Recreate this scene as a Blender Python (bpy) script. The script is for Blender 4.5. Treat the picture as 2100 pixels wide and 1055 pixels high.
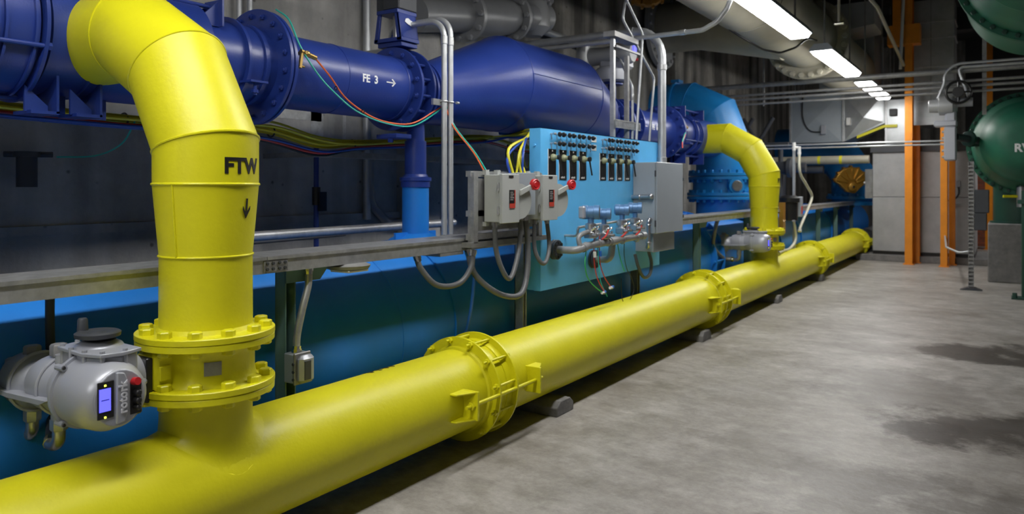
import bpy, math, random
from mathutils import Vector as V, Matrix, Quaternion
random.seed(7)
for o in list(bpy.data.objects): bpy.data.objects.remove(o)
SC = bpy.context.scene
COL = SC.collection
PI = math.pi

# ------------------------------------------------------------------ camera
cam = bpy.data.cameras.new('camera')
cam.sensor_width = 36; cam.lens = 1550/2100*36
cam.shift_y = -(1055/2-384)/2100
cam.clip_start = .05; cam.clip_end = 100
cam.dof.use_dof = True; cam.dof.focus_distance = 3.7; cam.dof.aperture_fstop = 2.8
co = bpy.data.objects.new('camera', cam); COL.objects.link(co)
co.location = (0, 0, 1.6); co.rotation_euler = (PI/2, 0, math.radians(33.1))
SC.camera = co
# ------------------------------------------------------------------ world, exposure
w = bpy.data.worlds.new('world'); SC.world = w; w.use_nodes = True
w.node_tree.nodes['Background'].inputs[0].default_value = (.6, .68, .85, 1)
w.node_tree.nodes['Background'].inputs[1].default_value = .25
SC.view_settings.view_transform = 'Standard'; SC.view_settings.look = 'None'
SC.view_settings.gamma = 1; SC.view_settings.exposure = 1.05
LAMP_POWER = 16.0
SC.view_settings.use_curve_mapping = False

# ------------------------------------------------------------------ materials
def mat(name, col, rough=.5, metal=0, bump=0, bscale=60, var=0, vscale=3, emit=0, col2=None, spec=None, coat=0):
    m = bpy.data.materials.new(name); m.use_nodes = True
    nt = m.node_tree; N = nt.nodes; L = nt.links; b = N['Principled BSDF']
    b.inputs['Base Color'].default_value = (*col, 1); b.inputs['Roughness'].default_value = rough
    b.inputs['Metallic'].default_value = metal
    if spec is not None: b.inputs['Specular IOR Level'].default_value = spec
    if coat: b.inputs['Coat Weight'].default_value = coat; b.inputs['Coat Roughness'].default_value = .25
    if emit:
        b.inputs['Emission Color'].default_value = (*col, 1); b.inputs['Emission Strength'].default_value = emit
    tc = N.new('ShaderNodeTexCoord')
    if bump:
        t = N.new('ShaderNodeTexNoise'); t.inputs['Scale'].default_value = bscale; t.inputs['Detail'].default_value = 4
        L.new(tc.outputs['Object'], t.inputs['Vector'])
        bp = N.new('ShaderNodeBump'); bp.inputs['Strength'].default_value = bump; bp.inputs['Distance'].default_value = .01
        L.new(t.outputs['Fac'], bp.inputs['Height']); L.new(bp.outputs[0], b.inputs['Normal'])
    if var or col2:
        t = N.new('ShaderNodeTexNoise'); t.inputs['Scale'].default_value = vscale; t.inputs['Detail'].default_value = 6
        t.inputs['Roughness'].default_value = .65
        L.new(tc.outputs['Object'], t.inputs['Vector'])
        r = N.new('ShaderNodeValToRGB'); r.color_ramp.elements[0].position = .35; r.color_ramp.elements[1].position = .68
        c2 = col2 or tuple(min(1, c*(1+var)) for c in col); c1 = col if col2 else tuple(c*(1-var) for c in col)
        r.color_ramp.elements[0].color = (*c1, 1); r.color_ramp.elements[1].color = (*c2, 1)
        L.new(t.outputs['Fac'], r.inputs[0]); L.new(r.outputs[0], b.inputs['Base Color'])
        mr = N.new('ShaderNodeMapRange'); mr.inputs[3].default_value = rough*.85; mr.inputs[4].default_value = min(1, rough*1.2)
        L.new(t.outputs['Fac'], mr.inputs[0]); L.new(mr.outputs[0], b.inputs['Roughness'])
    return m
M = dict(
 yellow=mat('yellow_paint', (.70, .66, .009), .42, bump=.12, bscale=45, var=.05, vscale=2.5),
 yellow2=mat('yellow_paint_thick', (.72, .68, .009), .36, bump=.3, bscale=30),
 navy=mat('navy_paint', (.019, .044, .245), .33, bump=.08, bscale=90, var=.12, vscale=2),
 royal=mat('royal_blue_paint', (.014, .21, .70), .42, bump=.06, bscale=70, var=.08, vscale=2),
 teal_blue=mat('sky_blue_paint', (.010, .21, .56), .4, bump=.1, bscale=50, var=.1, vscale=3),
 sky=mat('cyan_panel_paint', (.12, .50, .92), .38, bump=.03, bscale=50, var=.05, vscale=4),
 galv=mat('galvanised_steel', (.42, .43, .44), .42, .75, bump=.05, bscale=80, col2=(.6, .61, .62), vscale=14),
 galvdull=mat('dull_galvanised_steel', (.27, .27, .27), .5, .4, var=.2, vscale=9),
 conduit=mat('conduit_steel', (.5, .52, .54), .4, .5, var=.1, vscale=10),
 flexgrey=mat('flexible_conduit', (.12, .125, .13), .42, 0, var=.1, vscale=20),
 chrome=mat('bright_metal', (.7, .7, .7), .2, 1),
 silver=mat('stainless_casting', (.5, .5, .52), .32, .9, bump=.1, bscale=60),
 actgrey=mat('light_grey_enamel', (.37, .385, .43), .3, .15, bump=.05, bscale=60),
 relief_highlight=mat('enamel_relief_highlight', (.62, .63, .68), .3),  # same enamel as the housing; highlight on the raised letters put into the colour
 boxgrey=mat('beige_grey_enamel', (.40, .42, .41), .45, var=.04, vscale=5),
 encl=mat('blue_grey_enamel', (.30, .34, .38), .4, var=.04, vscale=5),
 pipegrey=mat('grey_pipe_paint', (.27, .28, .29), .35, .1, var=.1),
 darkgrey=mat('dark_grey_paint', (.045, .05, .06), .5, var=.15),
 black=mat('black_plastic', (.012, .012, .013), .35),
 red=mat('red_plastic', (.5, .015, .02), .35),
 redwire=mat('red_wire', (.6, .05, .04), .4), orangewire=mat('orange_wire', (.75, .14, .04), .4),
 tealwire=mat('teal_wire', (.03, .45, .36), .4), greenwire=mat('green_wire', (.02, .4, .1), .4),
 yellowwire=mat('yellow_cable', (.65, .6, .03), .4), bluewire=mat('blue_cable', (.02, .07, .4), .4),
 whitewire=mat('white_hose', (.55, .54, .42), .4), olive=mat('olive_valve_body', (.27, .29, .17), .4),
 white=mat('white_lettering', (.8, .82, .85), .5), letterblack=mat('black_lettering', (.01, .01, .01), .5),
 label=mat('printed_label', (.7, .7, .68), .5), reddish=mat('red_label', (.5, .05, .03), .5),
 screen=mat('blue_lit_screen', (.11, .11, 1), .3, emit=.75), led=mat('yellow_lit_lamp', (.8, .9, .05), .3, emit=2.5),
 brass=mat('brass', (.45, .3, .1), .35, .9), bluefit=mat('blue_fitting', (.02, .13, .5), .35),
 xblue=mat('transmitter_blue', (.10, .22, .42), .35, .2),
 postgreen=mat('grey_green_paint', (.11, .2, .19), .5, var=.12), 
 concrete=mat('cast_concrete', (.14, .14, .14), .85, bump=.4, bscale=40, col2=(.22, .215, .21), vscale=10),
 beige=mat('beige_pipe_paint', (.36, .34, .27), .45, bump=.1, bscale=30, var=.1),
 ochre=mat('ochre_gear_paint', (.42, .21, .035), .4, bump=.2, bscale=30, var=.2, vscale=8),
 gold=mat('gold_gear_paint', (.55, .3, .05), .3, .6, bump=.15, bscale=30),
 orange=mat('orange_steel_paint', (.75, .25, .008), .45, var=.12, vscale=3),
 green=mat('green_tank_paint', (.012, .12, .07), .5, bump=.1, bscale=25, var=.15, vscale=3),
 dkgreen=mat('dark_green_paint', (.008, .05, .035), .45, bump=.1, bscale=25, var=.15),
 sheet=mat('galvanised_sheet', (.36, .38, .39), .34, .6, bump=.06, bscale=6, col2=(.5, .52, .54), vscale=2.5),
 sheetpale=mat('pale_sheet_metal', (.33, .34, .35), .5, .1, bump=.05, bscale=4, col2=(.42, .43, .44), vscale=3),
 cast=mat('cast_iron_grey', (.36, .37, .38), .4, .3, bump=.1, bscale=50),
 diffuser=mat('lit_fluorescent_diffuser', (1, .98, .95), .5, emit=LAMP_POWER),
)
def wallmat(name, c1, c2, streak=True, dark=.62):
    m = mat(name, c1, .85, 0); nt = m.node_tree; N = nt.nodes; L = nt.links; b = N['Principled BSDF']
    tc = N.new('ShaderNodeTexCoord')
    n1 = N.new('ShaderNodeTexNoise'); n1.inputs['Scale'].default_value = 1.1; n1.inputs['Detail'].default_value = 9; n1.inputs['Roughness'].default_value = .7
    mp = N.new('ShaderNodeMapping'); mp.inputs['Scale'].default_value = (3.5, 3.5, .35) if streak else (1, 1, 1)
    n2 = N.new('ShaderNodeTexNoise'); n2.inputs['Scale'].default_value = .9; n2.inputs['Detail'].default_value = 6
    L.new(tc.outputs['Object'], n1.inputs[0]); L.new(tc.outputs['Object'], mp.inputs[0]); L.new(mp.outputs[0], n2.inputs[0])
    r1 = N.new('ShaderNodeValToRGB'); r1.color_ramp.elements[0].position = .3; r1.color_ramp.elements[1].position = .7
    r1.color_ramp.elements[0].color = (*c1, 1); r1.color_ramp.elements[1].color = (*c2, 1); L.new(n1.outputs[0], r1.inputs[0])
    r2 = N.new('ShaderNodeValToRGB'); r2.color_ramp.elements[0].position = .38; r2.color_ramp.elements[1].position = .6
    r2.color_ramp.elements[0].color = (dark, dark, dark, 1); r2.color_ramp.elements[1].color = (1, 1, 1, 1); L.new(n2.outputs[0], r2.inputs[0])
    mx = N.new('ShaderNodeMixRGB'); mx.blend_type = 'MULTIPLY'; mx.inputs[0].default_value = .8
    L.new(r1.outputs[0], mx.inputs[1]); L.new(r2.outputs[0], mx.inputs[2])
    # small dark air holes of cast concrete
    vo = N.new('ShaderNodeTexVoronoi'); vo.inputs['Scale'].default_value = 6; L.new(tc.outputs['Object'], vo.inputs['Vector'])
    r3 = N.new('ShaderNodeValToRGB'); r3.color_ramp.elements[0].position = .05; r3.color_ramp.elements[1].position = .11
    r3.color_ramp.elements[0].color = (.25, .25, .25, 1); L.new(vo.outputs['Distance'], r3.inputs[0])
    m2 = N.new('ShaderNodeMixRGB'); m2.blend_type = 'MULTIPLY'; m2.inputs[0].default_value = .8
    L.new(mx.outputs[0], m2.inputs[1]); L.new(r3.outputs[0], m2.inputs[2]); L.new(m2.outputs[0], b.inputs['Base Color'])
    bp = N.new('ShaderNodeBump'); bp.inputs['Strength'].default_value = .4; bp.inputs['Distance'].default_value = .02
    n3 = N.new('ShaderNodeTexNoise'); n3.inputs['Scale'].default_value = 14; n3.inputs['Detail'].default_value = 8; L.new(tc.outputs['Object'], n3.inputs[0])
    L.new(n3.outputs[0], bp.inputs['Height']); L.new(bp.outputs[0], b.inputs['Normal'])
    return m
M['wall'] = wallmat('wall_concrete', (.34, .335, .32), (.66, .65, .62))
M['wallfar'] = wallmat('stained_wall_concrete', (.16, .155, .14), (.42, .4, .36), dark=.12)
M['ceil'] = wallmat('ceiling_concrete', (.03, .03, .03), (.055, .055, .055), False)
def floormat():
    m = mat('floor_concrete', (.3, .29, .28), .35); nt = m.node_tree; N = nt.nodes; L = nt.links; b = N['Principled BSDF']
    tc = N.new('ShaderNodeTexCoord')
    def noise(s, d, sc=(1, 1, 1), ro=.6):
        mp = N.new('ShaderNodeMapping'); mp.inputs['Scale'].default_value = sc; mp.inputs['Rotation'].default_value = (0, 0, .3)
        L.new(tc.outputs['Object'], mp.inputs[0])
        n = N.new('ShaderNodeTexNoise'); n.inputs['Scale'].default_value = s; n.inputs['Detail'].default_value = d; n.inputs['Roughness'].default_value = ro
        L.new(mp.outputs[0], n.inputs[0]); return n.outputs[0]
    def ramp(src, p0, c0, p1, c1):
        r = N.new('ShaderNodeValToRGB'); r.color_ramp.elements[0].position = p0; r.color_ramp.elements[1].position = p1
        r.color_ramp.elements[0].color = (*c0, 1); r.color_ramp.elements[1].color = (*c1, 1); L.new(src, r.inputs[0]); return r.outputs[0]
    a = ramp(noise(.9, 10, ro=.7), .3, (.245, .225, .20), .7, (.50, .485, .465))
    f = ramp(noise(6, 12, ro=.82), .36, (.6, .59, .57), .6, (1, 1, 1))
    mx = N.new('ShaderNodeMixRGB'); mx.blend_type = 'MULTIPLY'; mx.inputs[0].default_value = 1; L.new(a, mx.inputs[1]); L.new(f, mx.inputs[2])
    g2 = ramp(noise(2.3, 10, (1, 2.2, 1), .75), .34, (.78, .77, .75), .66, (1.16, 1.16, 1.17))
    mb = N.new('ShaderNodeMixRGB'); mb.blend_type = 'MULTIPLY'; mb.inputs[0].default_value = 1; L.new(mx.outputs[0], mb.inputs[1]); L.new(g2, mb.inputs[2]); mx = mb
    # damp dark stains, each a noisy blob at its own spot of the slab
    sep = N.new('ShaderNodeSeparateXYZ'); L.new(tc.outputs['Object'], sep.inputs[0])
    nz = noise(2.2, 8, ro=.7)
    prev = None
    for (cx, cy, rx, ry, s) in STAINS:
        def mth(op, x, y=None):
            q = N.new('ShaderNodeMath'); q.operation = op
            for i, k in enumerate((x, y)):
                if k is None: continue
                if isinstance(k, (int, float)): q.inputs[i].default_value = k
                else: L.new(k, q.inputs[i])
            return q.outputs[0]
        dx = mth('DIVIDE', mth('SUBTRACT', sep.outputs[0], cx), rx); dy = mth('DIVIDE', mth('SUBTRACT', sep.outputs[1], cy), ry)
        d = mth('ADD', mth('MULTIPLY', dx, dx), mth('MULTIPLY', dy, dy))
        d = mth('SUBTRACT', 1.0, d); d = mth('ADD', d, mth('MULTIPLY', mth('SUBTRACT', nz, .5), 4.5))
        d = mth('MULTIPLY', mth('MINIMUM', mth('MAXIMUM', mth('MULTIPLY', d, 1.5), 0.0), 1.0), s)
        prev = d if prev is None else mth('MAXIMUM', prev, d)
    m2 = N.new('ShaderNodeMixRGB'); L.new(prev, m2.inputs[0]); L.new(mx.outputs[0], m2.inputs[1]); m2.inputs[2].default_value = (.035, .026, .02, 1)
    L.new(m2.outputs[0], b.inputs['Base Color'])
    rr = N.new('ShaderNodeMapRange'); L.new(noise(3, 6), rr.inputs[0]); rr.inputs[3].default_value = .28; rr.inputs[4].default_value = .6
    L.new(rr.outputs[0], b.inputs['Roughness'])
    bp = N.new('ShaderNodeBump'); bp.inputs['Strength'].default_value = .25; bp.inputs['Distance'].default_value = .01
    L.new(noise(25, 8), bp.inputs['Height']); L.new(bp.outputs[0], b.inputs['Normal'])
    return m
STAINS = [(-.25, 8.5, .5, .6, .95), (.3, 8.6, .9, .6, .9), (-.42, 5.6, .3, .4, 1), (.1, 5.9, .9, .5, .9), (-.7, 6.7, .7, .7, .4), (-.45, 4.5, 1.0, .35, .5), (-.1, 3.7, 1.0, .3, .8), (-1.2, 4.6, .45, .6, .25), (-.4, 3.7, .6, .6, .35), (-1.6, 6.0, .3, .5, .15), (-1.0, 8.5, .5, .7, .2)]
M['floor'] = floormat()
def brickmat():
    m = mat('red_brick', (.3, .08, .04), .8); N = m.node_tree.nodes; L = m.node_tree.links
    tc = N.new('ShaderNodeTexCoord'); mp = N.new('ShaderNodeMapping'); mp.inputs['Rotation'].default_value = (PI/2, 0, 0)
    b = N.new('ShaderNodeTexBrick'); b.inputs['Scale'].default_value = 4; b.inputs['Color1'].default_value = (.36, .09, .04, 1); b.inputs['Color2'].default_value = (.22, .06, .03, 1)
    b.inputs['Mortar'].default_value = (.1, .08, .07, 1)
    L.new(tc.outputs['Object'], mp.inputs[0]); L.new(mp.outputs[0], b.inputs[0]); L.new(b.outputs[0], N['Principled BSDF'].inputs['Base Color']); return m
M['brick'] = brickmat()

# ------------------------------------------------------------------ mesh helpers
def basis(ax):
    z = V(ax).normalized()
    h = V((0, 0, 1)) if abs(z.z) < .9 else V((0, 1, 0))
    x = h.cross(z).normalized(); return x, z.cross(x), z
def fillet(pts, r, n=6):
    pts = [V(p) for p in pts]; out = [pts[0]]
    for i in range(1, len(pts)-1):
        a, b, c = pts[i-1], pts[i], pts[i+1]
        u = (a-b); v = (c-b); lu, lv = u.length, v.length; u.normalize(); v.normalize()
        ang = u.angle(v)
        if ang > PI-.02: out.append(b); continue
        t = min(r/math.tan(ang/2), lu*.48, lv*.48); rr = t*math.tan(ang/2)
        p0 = b+u*t; cen = b+(u+v).normalized()*(rr/math.sin(ang/2))
        s0 = (p0-cen); s1 = (b+v*t)-cen; tot = s0.angle(s1); axis = s0.cross(s1).normalized()
        for k in range(n+1):
            out.append(cen+Quaternion(axis, tot*k/n) @ s0)
    out.append(pts[-1]); return out
def spline(pts, n=6):
    p = [V(q) for q in pts]; p = [p[0]*2-p[1]]+p+[p[-1]*2-p[-2]]; out = []
    for i in range(1, len(p)-2):
        for k in range(n):
            t = k/n
            out.append(.5*((2*p[i])+(-p[i-1]+p[i+1])*t+(2*p[i-1]-5*p[i]+4*p[i+1]-p[i+2])*t*t+(-p[i-1]+3*p[i]-3*p[i+1]+p[i+2])*t**3))
    out.append(p[-2]); return out
SPLIT = {'flange_bolts', 'cable_boss', 'wall_arm', 'lid_screws', 'socket', 'cover_screws', 'clips', 'bolts', 'support_lug', 'tie_lug', 'collar_ring', 'loop', 'yoke_bolt', 'port_fitting_', 'plate_marks', 'shaft_cover'}
SING = {'flange_bolts': 'flange_bolt', 'lid_screws': 'lid_screw', 'cover_screws': 'cover_screw', 'clips': 'clip', 'bolts': 'bolt', 'plate_marks': 'plate_mark'}
class MB:
    def __init__(s): s.v = []; s.f = []
    def rings(s, rs, cap=True, close=False):
        n = len(rs[0]); b = len(s.v)
        for r in rs: s.v += [V(p) for p in r]
        m = len(rs)
        for i in range(m if close else m-1):
            for j in range(n):
                a = b+i*n+j; a2 = b+i*n+(j+1) % n; c = b+((i+1) % m)*n+(j+1) % n; d = b+((i+1) % m)*n+j
                s.f.append((a, a2, c, d))
        if cap and not close:
            s.f.append(tuple(reversed(range(b, b+n)))); s.f.append(tuple(range(b+(m-1)*n, b+m*n)))
        return s
    def lathe(s, o, ax, prof, n=32, cap=True, close=False, sx=1, ph=0):
        x, y, z = basis(ax); o = V(o)
        return s.rings([[o+z*t+(x*math.cos(2*PI*k/n+ph)*sx+y*math.sin(2*PI*k/n+ph))*max(r, 1e-4) for k in range(n)] for t, r in prof], cap, close)
    def cyl(s, p0, p1, r, r1=None, n=24):
        p0, p1 = V(p0), V(p1); return s.lathe(p0, p1-p0, [(0, r), ((p1-p0).length, r if r1 is None else r1)], n)
    def disc(s, o, ax, R, th, n=40, e=.004):
        return s.lathe(o, ax, [(0, R-e), (e, R), (th-e, R), (th, R-e)], n)
    def ring(s, o, ax, ro, ri, th, n=48):
        return s.lathe(o, ax, [(0, ri), (0, ro), (th, ro), (th, ri)], n, False, True)
    def torus(s, o, ax, R, r, n=48, m=8):
        return s.lathe(o, ax, [(r*math.sin(2*PI*k/m), R+r*math.cos(2*PI*k/m)) for k in range(m)], n, False, True)
    def ball(s, o, r, n=16, ax=(0, 0, 1), sq=1):
        m = n//2; return s.lathe(o, ax, [(-r*sq*math.cos(PI*k/m), r*math.sin(PI*k/m)) for k in range(m+1)], n)
    def box(s, lo, hi, rot=None, e=0):
        lo, hi = V(lo), V(hi); c = (lo+hi)/2; h = (hi-lo)/2
        h = V((abs(h.x), abs(h.y), abs(h.z))); e = min(e, h.x*.9, h.y*.9, h.z*.9)
        R = rot or Matrix.Identity(3)
        if e <= 0:
            P = [c+R @ V((x*h.x, y*h.y, z*h.z)) for z in (-1, 1) for x, y in ((-1, -1), (1, -1), (1, 1), (-1, 1))]
            return s.rings([P[:4], P[4:]])
        def rg(k, z):
            a, b = h.x-k, h.y-k; g = max(e-k*.99, e*.02)
            q = [(-a, -b+g), (-a+g, -b), (a-g, -b), (a, -b+g), (a, b-g), (a-g, b), (-a+g, b), (-a, b-g)]
            return [c+R @ V((x, y, z)) for x, y in q]
        return s.rings([rg(e, -h.z), rg(0, -h.z+e), rg(0, h.z-e), rg(e, h.z)])
    def prism(s, poly, o, u, v, d):
        o, u, v, d = V(o), V(u), V(v), V(d)
        a = [o+u*p[0]+v*p[1] for p in poly]; b = [q+d for q in a]
        if u.cross(v).dot(d) < 0: a, b = b, a
        return s.rings([a, b])
    def sweep(s, pts, r, n=10, cap=True):
        pts = [V(p) for p in pts]; q = []
        for p in pts:
            if not q or (p-q[-1]).length > 1e-5: q.append(p)
        pts = q
        rr = r if isinstance(r, (list, tuple)) else [r]*len(pts)
        t = (pts[1]-pts[0]).normalized(); x, y, z = basis(t); rs = []
        for i, p in enumerate(pts):
            if i == 0: d = pts[1]-pts[0]
            elif i == len(pts)-1: d = pts[-1]-pts[-2]
            else: d = (pts[i+1]-p).normalized()+(p-pts[i-1]).normalized()
            d = d.normalized() if d.length > 1e-6 else t
            x = (x-d*x.dot(d)).normalized(); y = d.cross(x)
            rs.append([p+(x*math.cos(2*PI*k/n)+y*math.sin(2*PI*k/n))*rr[i] for k in range(n)])
        return s.rings(rs, cap)
    def tube(s, pts, r, bend=.05, n=12, seg=6): return s.sweep(fillet(pts, bend, seg), r, n)
    def wire(s, pts, r, n=6, seg=6): return s.sweep(spline(pts, seg), r, n)
    def mitre(s, pts, r, n=40):
        # pipe of straight pieces joined on bisecting planes; keeps the true radius in every piece
        pts = [V(p) for p in pts]; rs = []; dirs = [(pts[i+1]-pts[i]).normalized() for i in range(len(pts)-1)]
        x, y, z = basis(dirs[0])
        side = dirs[0].cross(dirs[-1]);
        if side.length > 1e-4: y = side.normalized(); x = y.cross(dirs[0])
        for i, p in enumerate(pts):
            if i == 0 or i == len(pts)-1:
                d = dirs[0] if i == 0 else dirs[-1]; nrm = d
            else: d = dirs[i-1]; nrm = (dirs[i-1]+dirs[i]).normalized()
            xx = (x-d*x.dot(d)).normalized(); yy = d.cross(xx); ring = []
            for k in range(n):
                o = (xx*math.cos(2*PI*k/n)+yy*math.sin(2*PI*k/n))*r
                ring.append(p+o-d*(o.dot(nrm)/d.dot(nrm)))
            x = xx; rs.append(ring)
        s.last = rs; return s.rings(rs)
    def hexb(s, o, ax, r, h): return s.lathe(o, ax, [(0, r), (h*.85, r), (h, r*.85)], 6)
    def bolts(s, c, ax, R, n, r, h, ph=0, rod=0):
        x, y, z = basis(ax); c = V(c)
        for k in range(n):
            a = 2*PI*k/n+ph; p = c+(x*math.cos(a)+y*math.sin(a))*R
            s.hexb(p, ax, r, h)
            if rod: s.cyl(p, p+z*(h+rod), r*.5, n=8)
        return s
    def bead(s, ring, r=.006):
        return s.sweep(list(ring)+[ring[0], ring[1]], r, 6)
    def xf(s, m): s.v = [m @ p for p in s.v]; return s
    def islands(s):
        par = list(range(len(s.v)))
        def find(a):
            while par[a] != a: par[a] = par[par[a]]; a = par[a]
            return a
        for f in s.f:
            r = find(f[0])
            for k in f[1:]:
                q = find(k)
                if q != r: par[q] = r
        g = {}
        for i, f in enumerate(s.f): g.setdefault(find(f[0]), []).append(f)
        out = []
        for fs in g.values():
            idx = sorted({k for f in fs for k in f}); P = [s.v[k] for k in idx]
            bb = [min(p[i] for p in P) for i in range(3)]+[max(p[i] for p in P) for i in range(3)]
            out.append([fs, bb])
        ch = True
        while ch:                       # pieces that touch belong together
            ch = False
            for i in range(len(out)):
                for j in range(i+1, len(out)):
                    a, b = out[i][1], out[j][1]
                    if all(a[k] <= b[k+3]+1e-4 and b[k] <= a[k+3]+1e-4 for k in range(3)):
                        out[i] = [out[i][0]+out[j][0], [min(a[k], b[k]) for k in range(3)]+[max(a[k+3], b[k+3]) for k in range(3)]]
                        out.pop(j); ch = True; break
                if ch: break
        res = []
        for fs, _ in out:
            idx = sorted({k for f in fs for k in f}); mp = {k: n for n, k in enumerate(idx)}
            q = MB(); q.v = [s.v[k] for k in idx]; q.f = [tuple(mp[k] for k in f) for f in fs]; res.append(q)
        return res
    def build(s, name, m, parent=None, sharp=35, bevel=0):
        if parent is not None and name in SPLIT:
            for q in s.islands(): o = q.build1(SING.get(name, name), m, parent, sharp, bevel)
            return o
        return s.build1(name, m, parent, sharp, bevel)
    def build1(s, name, m, parent=None, sharp=35, bevel=0):
        me = bpy.data.meshes.new(name); o = bpy.data.objects.new(name, me)
        off = V((0, 0, 0))
        if parent is not None:
            o.parent = parent; q = parent
            while q is not None: off += q.location; q = q.parent
        me.from_pydata([tuple(p-off) for p in s.v], [], s.f); me.update()
        me.polygons.foreach_set('use_smooth', [True]*len(me.polygons))
        me.set_sharp_from_angle(angle=math.radians(sharp))
        me.materials.append(M[m] if isinstance(m, str) else m)
        COL.objects.link(o)
        if bevel:
            b = o.modifiers.new('bevel', 'BEVEL'); b.width = bevel; b.segments = 2; b.limit_method = 'ANGLE'; b.angle_limit = math.radians(50)
        return o
def tag(o, label, cat, group=None, kind=None):
    o['label'] = label; o['category'] = cat
    if group: o['group'] = group
    if kind: o['kind'] = kind
    return o
def thing(name, label, cat, loc, group=None):
    o = bpy.data.objects.new(name, None); COL.objects.link(o); o.location = loc; o.empty_display_size = .1
    return tag(o, label, cat, group)
def copy_tree(o, parent=None):
    c = o.copy(); COL.objects.link(c); c.parent = parent
    for ch in list(o.children): copy_tree(ch, c)
    return c
def move_copy(o, d, label, group=None):
    c = copy_tree(o); c.location = V(o.location)+V(d); c['label'] = label
    if group: c['group'] = group
    return c
def text(s, size, o, u, v, name, m, parent, depth=.001, wrap=None, bold=0):
    """lettering: u = reading direction, v = up; wrap=(centre, axis, R) lays it round a pipe"""
    cu = bpy.data.curves.new('t', 'FONT'); cu.body = s; cu.size = size; cu.extrude = depth; cu.offset = bold; cu.align_x = 'CENTER'; cu.align_y = 'CENTER'
    cu.resolution_u = 3
    to = bpy.data.objects.new('t', cu); COL.objects.link(to)
    bpy.context.view_layer.update()
    me = bpy.data.meshes.new_from_object(to.evaluated_get(bpy.context.evaluated_depsgraph_get()))
    bpy.data.objects.remove(to); b = MB(); o, u, v = V(o), V(u), V(v); w = u.cross(v)
    if wrap:
        import bmesh
        bm = bmesh.new(); bm.from_mesh(me); bmesh.ops.triangulate(bm, faces=bm.faces[:])
        bmesh.ops.subdivide_edges(bm, edges=[e for e in bm.edges if e.calc_length() > size*.12], cuts=3, use_grid_fill=True)
        bm.to_mesh(me); bm.free()
    for p in me.vertices:
        x, y, z = p.co
        if wrap:
            c, ax, R = V(wrap[0]), V(wrap[1]).normalized(), wrap[2]
            P = o+u*x+v*y; q = P-c; h = q.dot(ax); q0 = o-c; q0 = (q0-ax*q0.dot(ax)).normalized(); tdir = ax.cross(q0)
            arc = (q-ax*h).dot(tdir); a = arc/R
            b.v.append(c+ax*h+(q0*math.cos(a)+tdir*math.sin(a))*(R+.0008+z))
        else: b.v.append(o+u*x+v*y+w*(z+.0006))
    b.f = [tuple(p.vertices) for p in me.polygons]
    return b.build(name, m, parent)

# ------------------------------------------------------------------ the room
def struct(name, b, m):
    o = b.build(name, m); o['kind'] = 'structure'; return o
struct('floor', MB().box((-5.3, -6, -.3), (7, 24.3, 0)), 'floor')
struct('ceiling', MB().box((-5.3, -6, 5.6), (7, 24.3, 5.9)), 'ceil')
struct('wall_left', MB().box((-5.3, -6, 0), (-5, 7.6, 5.6)), 'wall')
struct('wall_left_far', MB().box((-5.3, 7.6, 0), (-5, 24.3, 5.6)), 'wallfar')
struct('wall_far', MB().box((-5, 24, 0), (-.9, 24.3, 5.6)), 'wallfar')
struct('wall_far_brick', MB().box((-.9, 24, 0), (7, 24.3, 2.0)), 'brick')
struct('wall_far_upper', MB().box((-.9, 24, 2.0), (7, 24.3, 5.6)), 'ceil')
struct('wall_right', MB().box((6.7, -6, 0), (7, 24, 5.6)), 'wall')
struct('wall_near', MB().box((-5, -6, 0), (6.7, -5.7, 5.6)), 'wall')
for y in (5.6, 12.6):
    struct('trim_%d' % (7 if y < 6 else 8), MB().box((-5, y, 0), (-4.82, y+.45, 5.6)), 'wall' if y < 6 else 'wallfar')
struct('trim_9', MB().box((-5, -6, 1.30), (-4.96, 5.6, 1.36)), 'wall')
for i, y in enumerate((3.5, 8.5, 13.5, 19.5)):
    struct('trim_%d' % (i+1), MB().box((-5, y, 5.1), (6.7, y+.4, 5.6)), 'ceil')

def smear(pts, label):
    b = MB()
    for y0, y1, z0, z1 in pts: b.box((-5.001, y0, z0), (-4.996, y1, z1))
    tag(b.build('paint_smear', 'smear'), label, 'paint mark')
M['smear'] = mat('old_white_paint', (.62, .63, .62), .8, col2=(.4, .4, .39), vscale=12)
smear([(4.14, 4.62, 2.17, 2.27), (4.5, 4.64, 1.98, 2.27)], 'white painted patch on the wall under the FE 3 pipe')
smear([(4.87, 4.91, 1.98, 2.25)], 'thin white paint drip on the wall below the FE 3 pipe')
smear([(4.87, 6.05, 1.86, 1.885)], 'thin white paint line on the dark wall behind the pedestal')
smear([(3.84, 3.88, 2.85, 3.1), (3.80, 3.98, 2.84, 2.88)], 'white paint drip high on the wall above the big navy flange')
# ------------------------------------------------------------------ fluorescent lights
def fixture(y0, y1, x, label, grp):
    t = thing('fluorescent_light', label, 'light', (x, (y0+y1)/2, 3.45), grp)
    b = MB()
    b.prism([(-.15, .005), (.15, .005), (.15, .03), (.09, .1), (-.09, .1), (-.15, .03)], (x, y0, 3.45), (1, 0, 0), (0, 0, 1), (0, y1-y0, 0))
    b.build('housing', 'encl', t)
    MB().prism([(-.135, .003), (-.1, -.045), (.1, -.045), (.135, .003)], (x, y0+.02, 3.45), (1, 0, 0), (0, 0, 1), (0, y1-y0-.04, 0)).build('diffuser', 'diffuser', t)
    for yy in (y0+.25, y1-.25):
        MB().cyl((x, yy, 3.54), (x, yy, 5.6), .012, n=8).build('hanger_rod', 'galvdull', t)
    return t
LW = ['fluorescent light at top of picture, nearest lit fixture in the row above the aisle',
      'second lit fluorescent light along the row, its far end just above the cross conduits',
      'farthest lit fluorescent light in view, striped by cross conduits in front']
for i, (a, b) in enumerate(((7.1, 9.62), (10.87, 13.4), (14.5, 17.25))): fixture(a, b, -2.09, LW[i], 'fluorescent lights above the aisle')
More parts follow.
